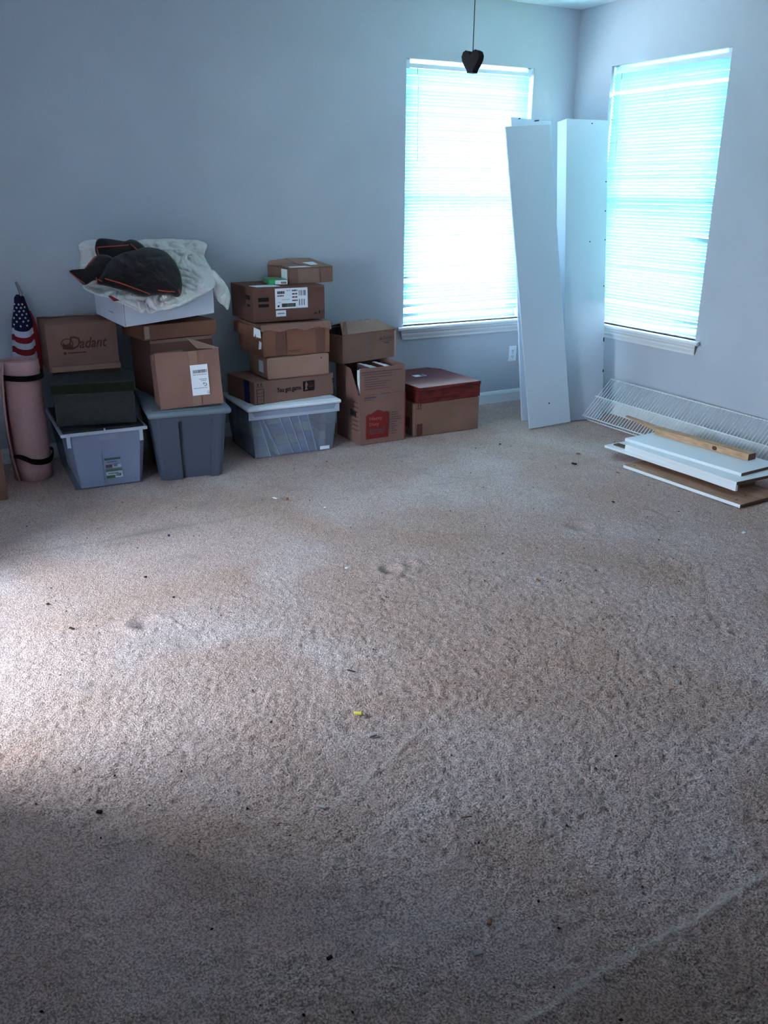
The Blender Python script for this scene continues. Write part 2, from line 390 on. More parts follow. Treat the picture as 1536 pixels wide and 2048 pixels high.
# window units: frame, two sashes, panes, in the depth of the wall
def window(name,mwin,w,z0,z1):
    """built in a local frame: x along the wall, y outwards"""
    b=MB(); f=.035; h=z1-z0
    b.box(0,.085,0,w,.14,f).box(0,.085,h-f,w,.14,h).box(0,.085,f,f,.14,h-f).box(w-f,.085,f,w,.14,h-f)
    fr=b.build(name,'vinyl'); fr.matrix_world=mwin; tag(fr,kind='structure')
    s=.035; mid=h*.5
    for (za,zb,ya) in ((f,mid+.02,.092),(mid-.02,h-f,.114)):
        q=MB(); x0,x1=f,w-f
        q.box(x0,ya,za,x1,ya+.022,za+s).box(x0,ya,zb-s,x1,ya+.022,zb).box(x0,ya,za+s,x0+s,ya+.022,zb-s).box(x1-s,ya,za+s,x1,ya+.022,zb-s)
        so=q.build('sash','vinyl',fr)
        MB().box(x0+s,ya+.009,za+s,x1-s,ya+.013,zb-s).build('pane','glass',so)
    return fr
MWA=Matrix.Translation((WAx0,0,ZB)); MWB=Matrix.Translation((0,WBy1,ZB))@Matrix.Rotation(-math.pi/2,4,'Z')
MWL=Matrix.Translation((XA,LW0,LZ0))@Matrix.Rotation(math.pi/2,4,'Z')
WW=WAx1-WAx0
window('window_1',MWA,WW,ZB,ZT); window('window_2',MWB,WBy1-WBy0,ZB,ZT); window('window_3',MWL,LW1-LW0,LZ0,LZ1)
portal('portal_back',((WAx0+WAx1)/2,.148,(ZB+ZT)/2),(R(-90),0,0),WW,ZT-ZB)
portal('portal_right',(.148,(WBy0+WBy1)/2,(ZB+ZT)/2),(R(-90),0,R(-90)),WW,ZT-ZB)
portal('portal_left',(XA-.148,(LW0+LW1)/2,(LZ0+LZ1)/2),(R(-90),0,R(90)),LW1-LW0,LZ1-LZ0)

# mini blinds, every slat its own part
def slat_mesh(w,drop=0,key=None,bend=None):
    n=10; wd=.025; v=[]; f=[]
    rows=[(-.5,0),(-.17,.0022),(.17,.0022),(.5,0)]
    for i in range(n+1):
        x=w*i/n
        for (q,c) in rows:
            y=q*wd; z=c
            if bend: dz,tw=bend(x/w)
            else: dz,tw=0,0
            y,z=y*math.cos(tw)-z*math.sin(tw), y*math.sin(tw)+z*math.cos(tw)+dz
            v.append((x,y,z))
    for i in range(n):
        for j in range(3):
            a=i*4+j; f.append((a,a+1,a+5,a+4))
    me=bpy.data.meshes.new('slat'); me.from_pydata(v,[],f); me.update()
    for p in me.polygons: p.use_smooth=True
    me.materials.append(M['slat']); return me
def blind(label,mwin,w,h,seed,bends,skip,tilt):
    rnd=random.Random(seed)
    t=thing('window_blind',label,'window blind',mw=mwin,group='white mini blinds')
    wb=w-.016; x0=.006; yc=.030
    hr=MB().box(x0,yc-.013,h-.052,x0+wb,yc+.013,h-.050).box(x0,yc-.013,h-.050,x0+wb,yc-.012,h-.026).box(x0,yc+.012,h-.050,x0+wb,yc+.013,h-.026)
    hr.box(x0,yc-.012,h-.05,x0+.002,yc+.012,h-.026).box(x0+wb-.002,yc-.012,h-.05,x0+wb,yc+.012,h-.026)
    hr.build('headrail','rail',t)
    for xx in (x0+.002,x0+wb-.028):
        MB().box(xx,yc-.016,h-.058,xx+.026,yc-.013,h-.004).box(xx,yc-.016,h-.006,xx+.026,yc+.016,h-.003).build('bracket','rail',t)
    pitch=.0212; std=slat_mesh(wb); n=int((h-.095)/pitch)
    meshes={}
    zbot=None
    for k in range(n):
        z=h-.064-k*pitch
        if k in skip: continue
        if k in bends: me=slat_mesh(wb,bend=bends[k])
        else: me=std
        o=bpy.data.objects.new('slat',me); COL_.objects.link(o); o.parent=t
        o.location=(x0+rnd.uniform(-.0015,.0015),yc,z+rnd.uniform(-.0008,.0008)); o.rotation_euler=(R(tilt+rnd.uniform(-3,3)),rnd.uniform(-.0012,.0012),0)
        zbot=z
    MB().rbox(x0,yc-.012,.004,x0+wb,yc+.012,.014,.003,2).build('bottom_rail','rail',t)
    for fx in (.13,.5,.87):
        c=MB()
        for yy in (-.0135,.0135): c.tube([(x0+wb*fx,yc+yy,h-.052),(x0+wb*fx,yc+yy,.012)],.0007,4)
        c.build('ladder_cord','cord',t)
    MB().tube([(x0+wb*.085,yc-.018,h-.05),(x0+wb*.085,yc-.019,h-.09)],.0022,5).build('tilt_hook','metal',t)
    MB().tube([(x0+wb*.09,yc-.019,h-.09),(x0+wb*.095,yc-.02,h-.62)],.0035,6).build('tilt_wand','cord',t)
    return t
NA=76
def lb(dz,lim=.15,tw=0): return lambda u: ((dz*max(0,(lim-u)/lim)**.6, tw*max(0,(lim-u)/lim)**.5) if u<lim else (0,0))
def rb(dz,lim=.8,tw=0): return lambda u: ((dz*max(0,(u-lim)/(1-lim)), tw*max(0,(u-lim)/(1-lim))**.5) if u>lim else (0,0))
h_=ZT-ZB
bA={69:lb(.010),70:lb(.014,.16,.5),71:lb(-.008,.16,-.5),66:lb(.006),63:lb(.012,.13,.3),64:lb(-.006,.13),73:lb(.012,.16,.9),74:lb(-.010,.16,-.9)}
blind('white mini blind over the back wall window, its lower left slats bent',MWA,WW,h_,1,bA,{72,75},-52)
bB={48:rb(-.016,.78,-.3),49:rb(-.006,.8),74:rb(.020,.7,.3),75:rb(.026,.65,.3)}
blind('white mini blind over the right wall window, a gap near its top',MWB,WW,h_,2,bB,{5,70},-56)

# outside, seen only between the slats
tag(MB().box(-40,.3,-.35,40,40,-.25).box(-40,-40,-.35,.3,.3,-.25).build('ground','asph'),kind='structure')
tag(MB().box(.3,-40,-.35,40,.3,-.24).box(.3,.3,-.25,40,6,-.235).build('lawn','lawn'),kind='structure')
ft=thing('fence','pale board fence on the lawn outside the right window','fence',(3.2,-3.0,-.24))
fm=MB().box(0,0,0,.03,.19,1.75); f0=fm.build('fence_board','fence',ft)
for k in range(1,36):
    o=f0.copy(); COL_.objects.link(o); o.location=(0,k*.2,0)
def tree(label,x,y,h,r,seed):
    rnd=random.Random(seed)
    t=thing('tree',label,'tree',(x,y,-.25))
    MB().tube([(0,0,0),(.05,.03,h*.3),(0,.1,h*.6)],[.16,.12,.06],8).build('trunk','bark',t,True)
    b=MB()
    for _ in range(900):
        p=Vector((rnd.gauss(0,1),rnd.gauss(0,1),rnd.gauss(0,1))).normalized()*(rnd.random()**.35)
        c=Vector((p.x*r,p.y*r,h*.62+p.z*h*.38)); a=Vector((rnd.uniform(-1,1),rnd.uniform(-1,1),rnd.uniform(-1,1))).normalized(); q=a.orthogonal().normalized(); s_=rnd.uniform(.10,.22)
        b.add([c-a*s_,c+q*s_*.6,c+a*s_,c-q*s_*.6],[(0,1,2,3)])
    tag(b.build('foliage','leaf',t,recalc=False),kind='stuff')
tree('green leafy tree outside the right wall window',6.2,2.6,4.6,2.0,5)
# ------------------------------------------------------------------ stack at the left: foam roll, flag, bins
# cardboard box at the very left edge
t=carton('cardboard_box','plain brown cardboard box cut off by the left edge, left of the pink foam roll',(-4.60,-.70),0,.415,.33,.275,0,'card',seed=3)
decal(t,'tape','tape',.17,.205,.23,.276)
# pink foam roll: a real spiral
def roll():
    t=thing('foam_roll','pink foam mat rolled up and standing upright, tied with two black straps','exercise mat',(-4.005,-.345,0),0)
    Hh=.668; n=150; turns=4.2; v=[]; 
    b=MB(); th=.0085
    def rad(a,z): 
        base=.034+.0172*a/(2*math.pi)
        return base*(1+.0*z)
    amax=turns*2*math.pi; ns=10
    ring=[]
    for i in range(n+1):
        a=amax*i/n; ang=a+R(143)
        for (dr) in (-th/2,th/2):
            for k in range(ns+1):
                z=Hh*k/ns; r=rad(a,z)+dr
                # the loose outer end bulges away between the straps
                tail=max(0,(a-(amax-1.2))/1.2); r+=tail**2*.034*(1-abs(2*k/ns-1)**2)*1.0
                b.v.append((r*math.cos(ang),r*math.sin(ang),z))
    W_=(ns+1)
    def id_(i,s,k): return (i*2+s)*W_+k
    for i in range(n):
        for k in range(ns):
            b.f.append((id_(i,1,k),id_(i+1,1,k),id_(i+1,1,k+1),id_(i,1,k+1)))
            b.f.append((id_(i,0,k),id_(i,0,k+1),id_(i+1,0,k+1),id_(i+1,0,k)))
        b.f.append((id_(i,0,ns),id_(i,1,ns),id_(i+1,1,ns),id_(i+1,0,ns))); b.f.append((id_(i,0,0),id_(i+1,0,0),id_(i+1,1,0),id_(i,1,0)))
    for i in (0,n):
        for k in range(ns): b.f.append((id_(i,0,k),id_(i,1,k),id_(i,1,k+1),id_(i,0,k+1)))
    b.build('mat','pink',t,smooth=True)
    R0=rad(amax,0)+th/2+.0025
    for (z0,wob,hh) in ((.585,.004,.030),(.125,.016,.032)):
        s=MB(); k=40
        for j in range(k):
            a=2*math.pi*j/k; zz=z0+wob*math.sin(a*2+.6)+(.012*max(0,math.sin(a*3+2)) if wob>.01 else 0)
            hh2=hh*(1-.45*max(0,math.sin(a*2+1)) if wob>.01 else 1)
            for (rr,dz) in ((R0,-hh2/2),(R0,hh2/2),(R0+.003,hh2/2),(R0+.003,-hh2/2)): s.v.append((rr*math.cos(a),rr*math.sin(a),zz+dz))
        for j in range(k):
            for q in range(4):
                s.f.append((j*4+q,((j+1)%k)*4+q,((j+1)%k)*4+(q+1)%4,j*4+(q+1)%4))
        s.build('strap','black',t,smooth=False)
roll()
# furled flag behind / in the roll
def flag():
    t=thing('flag','furled stars and stripes flag on a grey pole, behind the pink foam roll','flag',(-3.945,-.135,.0),0)
    MB().tube([(0,0,0),(-.001,0,.5),(.002,.0,.93),(.018,0,1.0),(-.0,0,1.06)],[.008,.008,.008,.010,.006],8).build('pole','metal',t,True)
    cols=[]
    prof=[(.50,.075),(.62,.068),(.655,.066),(.69,.064),(.725,.062),(.76,.060),(.795,.057),(.83,.055),(.87,.048),(.91,.038),(.95,.030),(.975,.026),(.99,.012)]
    k=36
    def rr(z,a):
        for i in range(len(prof)-1):
            if prof[i][0]<=z<=prof[i+1][0]+1e-9:
                f=(z-prof[i][0])/(prof[i+1][0]-prof[i][0]); r=prof[i][1]*(1-f)+prof[i+1][1]*f; break
        else: r=prof[-1][1]
        return r*(1+.10*math.sin(3*a+z*9)+.06*math.sin(5*a+1))*(1 if math.sin(a)<.4 else .9)
    def band(z0,z1,nm,mt,n=3):
        b=MB()
        for i in range(n+1):
            z=z0+(z1-z0)*i/n
            for j in range(k):
                a=2*math.pi*j/k; r=rr(z,a); b.v.append((r*math.cos(a)*1.0+.004,r*math.sin(a)*.7,z+.010*math.cos(a*2)*(1 if z<.85 else .3)))
        for i in range(n):
            for j in range(k): b.f.append((i*k+j,i*k+(j+1)%k,(i+1)*k+(j+1)%k,(i+1)*k+j))
        if z1>.98: b.f.append(tuple(n*k+j for j in range(k)))
        b.build(nm,mt,t,smooth=True)
    zs=[.50,.588,.623,.656,.690,.722,.756,.788]; mm=['flagwhite','flagwhite','flagred','flagwhite','flagred','flagwhite','flagred','flagwhite']
    seq=[(.50,.60,'flagwhite'),(.60,.635,'flagred'),(.635,.668,'flagwhite'),(.668,.702,'flagred'),(.702,.735,'flagwhite'),(.735,.768,'flagred'),(.768,.802,'flagwhite')]
    for (a,b_,c) in seq: band(a,b_,'stripe',c)
    band(.802,.99,'canton','navy',12)
    # red fly edge fold on the right
    b=MB()
    for i in range(9):
        z=.56+.34*i/8; w=.018*(1-abs(i/8-.4))
        x=rr(z,0)*1.0+.004
        b.v+= [(x-.012,-.012,z),(x+w,.0,z),(x-.004,.02,z)]
    for i in range(8):
        b.f+=[(i*3,i*3+1,i*3+4,i*3+3),(i*3+1,i*3+2,i*3+5,i*3+4)]
    b.build('fold','flagred',t)
    # white stars as small raised appliques
    st=MB()
    row=0; z=.832
    while z<.955:
        for q in (-1,0,1):
            a=-math.pi/2+ (q+ (.5 if row%2 else 0))*.62 -.25
            r=rr(z,a)+.0012; cx,cy=r*math.cos(a)+.004,r*math.sin(a)*.7-.0012; pts=[]
            tx,ty=-math.sin(a),math.cos(a)*.7; L_=math.hypot(tx,ty); tx/=L_; ty/=L_
            zz=z+.010*math.cos(a*2)*(1 if z<.85 else .3)
            for i in range(10):
                rad=.0072 if i%2==0 else .0036; an=math.pi/2+i*math.pi/5
                pts.append((cx+tx*rad*math.cos(an),cy+ty*rad*math.cos(an),zz+rad*math.sin(an)))
            b0=len(st.v); st.v+=pts+[(cx,cy-.001,zz)]; st.f+=[(b0+i,b0+(i+1)%10,b0+10) for i in range(10)]
        row+=1; z+=.0185
    st.build('star','flagwhite',t,recalc=False)
flag()
# clear bin with black lid
def taper(cx,cy,h,kx,ky):   # widen towards the top
    return lambda x,y,z: (cx+(x-cx)*(1+kx*z/h), cy+(y-cy)*(1+ky*z/h), z)
def bin_body(t,w,d,h,material,kx,ky,th=.003,rim=None,r=.012,name='body'):
    wp=taper(w/2,d/2,h,kx,ky); b=MB()
    def loop(off,z,rr=r):
        pts=[]; seg=4
        for (cx,cy,a0) in ((w-rr,rr,-90),(w-rr,d-rr,0),(rr,d-rr,90),(rr,rr,180)):
            for i in range(seg+1):
                a=R(a0+90*i/seg); pts.append(wp(cx+(rr-off)*math.cos(a),cy+(rr-off)*math.sin(a),z))
        return pts
    L1=[loop(0,z) for z in (0,h*.33,h*.66,h)]; L2=[loop(th,z) for z in (h,h*.5,th)]
    allL=L1+L2; k=len(L1[0])
    for l in allL: b.v+=l
    for i in range(len(allL)-1):
        for j in range(k): b.f.append((i*k+j,i*k+(j+1)%k,(i+1)*k+(j+1)%k,(i+1)*k+j))
    b.f.append(tuple(range(k))[::-1]); b.f.append(tuple((len(allL)-1)*k+j for j in range(k)))
    return b.build(name,material,t), wp
BW,BD,BH=.361,.60,.322
t=thing('storage_bin','clear plastic bin with a black lid, a labelled white carton inside it','storage bin',(-3.845,-.713,0),-1.6)
_,wp=bin_body(t,BW,BD,BH,'clearthin',.20,.06)
b=MB()
for (x0,y0,x1,y1) in ((-.046,-.030,BW+.046,-.018),(-.046,BD+.016,BW+.046,BD+.028),(-.046,-.018,-.034,BD+.016),(BW+.034,-.018,BW+.046,BD+.016)): b.box(x0,y0,BH-.014,x1,y1,BH+.002)
b.build('rim','clearrim',t)
MB().rbox(-.032,-.014,BH-.02,BW+.032,BD+.012,BH+.013,.006,3).build('lid','blackpl',t)
b=MB()
for xx in (-.02,BW-.0): b.rbox(xx,-.031,BH-.075,xx+.020,-.018,BH-.012,.003,2)
b.rbox(BW*.49,-.031,BH-.014,BW*.49+.008,-.017,BH+.014,.002,2)
b.build('latch','clearrim',t)
# the carton inside
t=carton('white_carton','white carton with two green labels, inside the clear bin with black lid',(-3.845+.030,-.713+.004),-1.6,.318,.52,.298,.004,'whitecard',warp=taper(.16,.26,.298,.16,.02),amp=.001)
t.location=(-3.815,-.707,.004)
decal(t,'tape','tapelight',.125,.002,.128,.20,y=-.006)
decal(t,'flap','paper',.118,.262,.218,.294,y=-.010,t=.003)
def card(x0,z0,x1,z1,hdr,foot):
    L=decal(t,'product_label','paper',x0,z0,x1,z1,y=-.0105,t=.0015)
    decal(L,'header','greenink',x0,z1-.012,x1,z1,y=-.0112,t=.0006)
    if foot: decal(L,'footer','greenink',x0,z0,x0+(x1-x0)*.55,z0+.016,y=-.0112,t=.0006); barcode(L,'ink',x1-.036,z0+.006,x1-.006,z0+.022,y=-.0113)
    scribble(L,'inkgrey',[(x0+.012,x1-.02,z1-.026,.006),(x1-.036,x1-.01,z1-.038,.004)],y=-.0114)
    if not foot:
        decal(L,'picture','inkgrey',x1-.040,z0+.006,x1-.020,z0+.024,y=-.0112,t=.0006); decal(L,'picture','inkpurple',x0+.003,z0+.002,x0+.04,z0+.020,y=-.0112,t=.0006)
card(.135,.100,.222,.158,1,0); card(.138,.043,.225,.092,1,1)
decal(t,'spot','inkgrey',.292,.018,.298,.024,y=-.0075)
# dark green fabric box on the bin
t=thing('fabric_storage_box','dark green fabric storage box with lid, on the clear bin with black lid','storage box',(-3.892,-.612,.336),-12.0)
MB().rbox(.004,.004,0,.421,.278,.20,.004,5,None,.002,9).build('body','fabricgreen',t)
b=MB(); w,d=.428,.288
b.rbox(-.004,-.006,.228,w,d,.236,.003,4,None,.0015,4)
lid=b.build('lid','fabricgreen',t)
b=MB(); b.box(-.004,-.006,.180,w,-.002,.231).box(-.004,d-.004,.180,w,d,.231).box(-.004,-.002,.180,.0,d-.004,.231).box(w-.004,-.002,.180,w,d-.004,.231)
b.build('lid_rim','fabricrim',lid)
MB().box(-.001,.10,.135,.005,.16,.158).build('handle_slot','hole',t)
# hidden carton that carries the lettered one
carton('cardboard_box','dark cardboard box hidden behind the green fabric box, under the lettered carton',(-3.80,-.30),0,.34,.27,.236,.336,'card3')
# lettered carton
t=carton('cardboard_box','brown cardboard box lettered Dadant in brown, behind the dark green fabric box',(-3.848,-.305),0,.386,.285,.272,.573,'card2',seed=12)
MB().rbox(.000,-.006,.036,.386,-.002,.268,.002,4,None,.001,3).build('front_flap','card2',t)
MB().rbox(.012,-.004,.0,.392,-.001,.030,.001,4,None,.002,5).build('lower_flap','card5',t)
slab(t,'top_flap','card2',[(.002,.0,.273),(.384,.0,.273),(.37,.13,.286),(.01,.13,.280)],.004)
slab(t,'top_flap','card5',[(.002,.285,.273),(.384,.285,.273),(.38,.15,.288),(.03,.15,.290)][::-1],.004)
decal(t,'tape','tapelight',.14,.15,.34,.19,top=.291)
text(t,'inkbrown','adant',.172,.128,.058,width=.155,y=-.0075,shear=.35,off=.012)
text(t,'inkbrown','D',.112,.124,.072,width=.068,y=-.0075,shear=.25,off=.002)
b=MB()   # emblem left of the word: a ring with a dark foot
for i in range(24):
    a0,a1=2*math.pi*i/24,2*math.pi*(i+1)/24
    b.add([(.108+r_*math.cos(a),-.0076,.160+r_*math.sin(a)*.8) for r_,a in ((.034,a0),(.034,a1),(.028,a1),(.028,a0))],[(0,1,2,3)])
b.add([(.082,-.0077,.128),(.135,-.0077,.122),(.140,-.0077,.140),(.120,-.0077,.160),(.100,-.0077,.152),(.085,-.0077,.165)],[(0,1,2,3,4,5)])
b.build('emblem','inkbrown',t,recalc=False)
b=MB(); b.box(.083,-.0076,.098,.098,-.0070,.112); b.box(.108,-.0076,.102,.205,-.007,.108)
b.build('printed_text','inkbrown',t)

# ------------------------------------------------------------------ grey tote and what it carries
TW,TD,TH=.345,.52,.385
t=thing('storage_tote','grey plastic storage tote with lid, between the two clear bins','storage bin',(-3.385,-.765,0),-6.9)
def pt_w(p):
    x,y,z=p; f=z/TH; return (TW/2+(x-TW/2)*(1+.23*f), TD/2+(y-TD/2)*(1+.18*f), z)
b=MB(); rc=.035; rec=.022
def outline(z,rf=1.0):
    pts=[]; seg=5
    def arc(cx,cy,a0):
        for i in range(seg+1):
            a=R(a0+90*i/seg); pts.append((cx+rc*math.cos(a),cy+rc*math.sin(a)))
    arc(rc,rc,180); 
    r_=rec*rf
    pts.extend([(TW*.34,0),(TW*.345,r_),(TW*.80,r_),(TW*.805,0)])
    arc(TW-rc,rc,270); pts.extend([(TW,TD*.3),(TW-r_,TD*.31),(TW-r_,TD*.7),(TW,TD*.71)])
    arc(TW-rc,TD-rc,0); arc(rc,TD-rc,90); pts.extend([(0,TD*.71),(r_,TD*.7),(r_,TD*.31),(0,TD*.3)])
    return [pt_w((x,y,z)) for x,y in pts]
zs=[(0,1),(.12,1),(.25,1),(.340,1),(.346,0),(TH,0)]
k=None
for z,rf in zs:
    o=outline(z,rf); k=len(o); b.v+=o
for i in range(len(zs)-1):
    for j in range(k): b.f.append((i*k+j,i*k+(j+1)%k,(i+1)*k+(j+1)%k,(i+1)*k+j))
b.f.append(tuple(range(k))[::-1]); b.f.append(tuple((len(zs)-1)*k+j for j in range(k)))
b.build('body','totegrey',t)
b=MB().rbox(-.058,-.072,TH-.012,TW+.058,TD+.070,TH+.024,.016,3); b.build('lid','totelid',t,smooth=True)
MB().rbox(-.030,-.044,TH+.022,TW+.03,TD+.042,TH+.028,.004,3).build('lid_panel','totelid',t)
ZL=TH+.0285
# box with shipping label, leaning a little
mw=Matrix.Translation((-3.368,-.800,ZL+.002))@Matrix.Rotation(R(-6.9),4,'Z')@Matrix.Rotation(R(-2.0),4,'Y')
def lw(x,y,z): 
    f=z/.306; return (x,y,z-.042*f*(y/.22)+ .0)
t=carton('cardboard_box','open brown cardboard box with a white shipping label, standing on the grey tote',(0,0),0,.346,.22,.306,0,'card2',open_top=True,mw=mw,warp=lw,amp=.003,seed=21)
slab(t,'flap','card2',[(.005,.02,.303),(.16,.02,.300),(.17,.15,.288),(.01,.18,.262)],.004)
slab(t,'flap','card5',[(.345,.0,.306),(.340,.16,.285),(.205,.19,.345),(.235,.03,.310)],.004)
decal(t,'tape','tape',.178,.20,.225,.304,y=-.0045,t=.0010); decal(t,'tape','tape',.178,.003,.225,.06,y=-.0035,t=.0010)
L=decal(t,'shipping_label','paper',.180,.060,.275,.228,y=-.0055,t=.001)
barcode(L,'inkgrey',.193,.182,.270,.200,y=-.0062)
scribble(L,'inkgrey',[(.192,.268,.172,.003),(.225,.268,.146,.003),(.232,.262,.138,.003),(.19,.265,.098,.0025)],y=-.0062)
text(L,'ink','G',.242,.108,.020,y=-.0063,shear=-.3,flip=True); text(L,'ink','G',.261,.066,.015,y=-.0063)
decal(t,'stain','tape',.002+.045,.26,.06+.02,.285,y=-.0016,side=True)
# tall brown box and shallow box behind
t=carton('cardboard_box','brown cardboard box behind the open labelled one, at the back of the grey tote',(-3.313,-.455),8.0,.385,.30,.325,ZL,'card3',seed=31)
decal(t,'tape','tape',.0,.305,.385,.322,y=-.0015)
t=carton('cardboard_box','shallow orange-brown box right under the white box',(-3.345,-.475),10.5,.455,.31,.085,ZL+.327,'card4',seed=33,amp=.004)
decal(t,'tape','tapelight',.0,.01,.03,.08,y=-.003)
# white box, tipped forward, from three measured corners
P0=Vector((-3.470,-.575,.838)); P1=Vector((-2.915,-.437,.868)); P2=Vector((-3.555,-.235,.880))
ex=(P1-P0).normalized(); ey=(P2-P0); ey=(ey-ex*ey.dot(ex)).normalized(); ez=ex.cross(ey)
mw=Matrix((ex,ey,ez)).transposed().to_4x4(); mw.translation=P0
t=carton('white_box','white cardboard box lying tilted under the plastic bag and jacket',(0,0),0,.572,.34,.148,0,'whitecard',mw=mw,amp=.0015,cat='box')
decal(t,'edge','inkgrey',.002,.001,.005,.146,y=-.002); decal(t,'edge','inkgrey',.566,.001,.569,.146,y=-.002)
decal(t,'slot','inkgrey',.12,.052,.17,.056,y=-.0020,side=True)
# outlines of the bag and jacket, metres
BAG = [(-3.612, -0.27, 1.263), (-3.525, -0.22, 1.28), (-3.373, -0.2, 1.252), (-3.221, -0.17, 1.275), (-3.04, -0.15, 1.273), (-2.905, -0.15, 1.262), (-2.864, -0.2, 1.238), (-2.899, -0.25, 1.176), (-2.884, -0.33, 1.102), (-2.902, -0.45, 1.05), (-2.957, -0.55, 1.017), (-3.041, -0.58, 0.986), (-3.124, -0.61, 0.955), (-3.229, -0.63, 0.93), (-3.285, -0.63, 0.928), (-3.343, -0.64, 0.913), (-3.363, -0.64, 0.933), (-3.388, -0.64, 0.919), (-3.441, -0.64, 0.951), (-3.493, -0.62, 0.975), (-3.545, -0.57, 1.001), (-3.598, -0.52, 1.017), (-3.65, -0.48, 1.052), (-3.597, -0.42, 1.094), (-3.635, -0.36, 1.13), (-3.616, -0.3, 1.205)]
BAG_C = (-3.271, -0.42, 1.095)
TAIL = [(-2.912, -0.42, 1.11), (-2.867, -0.42, 1.074), (-2.825, -0.42, 1.013), (-2.81, -0.42, 0.958), (-2.819, -0.42, 0.907), (-2.833, -0.42, 0.879), (-2.853, -0.42, 0.903), (-2.888, -0.42, 0.933), (-2.909, -0.42, 0.983), (-2.928, -0.42, 1.049)]
TAIL_C = (-2.866, -0.42, 0.989)
JK = [(-3.562, -0.56, 1.122), (-3.52, -0.5, 1.176), (-3.432, -0.45, 1.214), (-3.337, -0.4, 1.232), (-3.249, -0.38, 1.24), (-3.171, -0.4, 1.218), (-3.136, -0.46, 1.164), (-3.126, -0.52, 1.103), (-3.146, -0.6, 1.03), (-3.183, -0.64, 0.993), (-3.237, -0.64, 1.006), (-3.302, -0.64, 1.009), (-3.375, -0.64, 1.005), (-3.463, -0.63, 1.037), (-3.545, -0.6, 1.061), (-3.596, -0.58, 1.079)]
JK_C = (-3.325, -0.53, 1.111)
COL = [(-3.553, -0.42, 1.257), (-3.53, -0.4, 1.292), (-3.476, -0.38, 1.292), (-3.379, -0.36, 1.276), (-3.345, -0.36, 1.284), (-3.307, -0.38, 1.27), (-3.287, -0.42, 1.23), (-3.406, -0.45, 1.203), (-3.491, -0.48, 1.161), (-3.532, -0.47, 1.182), (-3.556, -0.44, 1.217)]
COL_C = (-3.442, -0.41, 1.238)
SLV = [(-3.723, -0.55, 1.143), (-3.68, -0.54, 1.128), (-3.649, -0.53, 1.141), (-3.608, -0.5, 1.179), (-3.554, -0.48, 1.214), (-3.48, -0.48, 1.199), (-3.479, -0.53, 1.125), (-3.543, -0.57, 1.092), (-3.607, -0.58, 1.093), (-3.656, -0.58, 1.072), (-3.686, -0.57, 1.097)]
SLV_C = (-3.589, -0.54, 1.142)
PIPE = [[(-3.563, -0.5, 1.262), (-3.477, -0.5, 1.265), (-3.395, -0.5, 1.271)], [(-3.566, -0.5, 1.259), (-3.552, -0.5, 1.197)], [(-3.384, -0.5, 1.276), (-3.347, -0.5, 1.238)], [(-3.578, -0.55, 1.214), (-3.618, -0.55, 1.177), (-3.641, -0.55, 1.15)], [(-3.718, -0.56, 1.136), (-3.69, -0.58, 1.106), (-3.655, -0.58, 1.079)], [(-3.562, -0.64, 1.106), (-3.493, -0.67, 1.083), (-3.418, -0.67, 1.052), (-3.339, -0.66, 1.018)], [(-3.599, -0.6, 1.109), (-3.593, -0.6, 1.073)], [(-3.595, -0.6, 1.101), (-3.575, -0.62, 1.09)], [(-3.297, -0.67, 1.038), (-3.246, -0.67, 1.028), (-3.203, -0.66, 1.023)], [(-3.177, -0.64, 1.03), (-3.168, -0.63, 1.007)]]
RED = [(-3.559, -0.66, 1.019), (-3.544, -0.66, 1.02), (-3.507, -0.67, 0.996), (-3.538, -0.67, 0.993)]
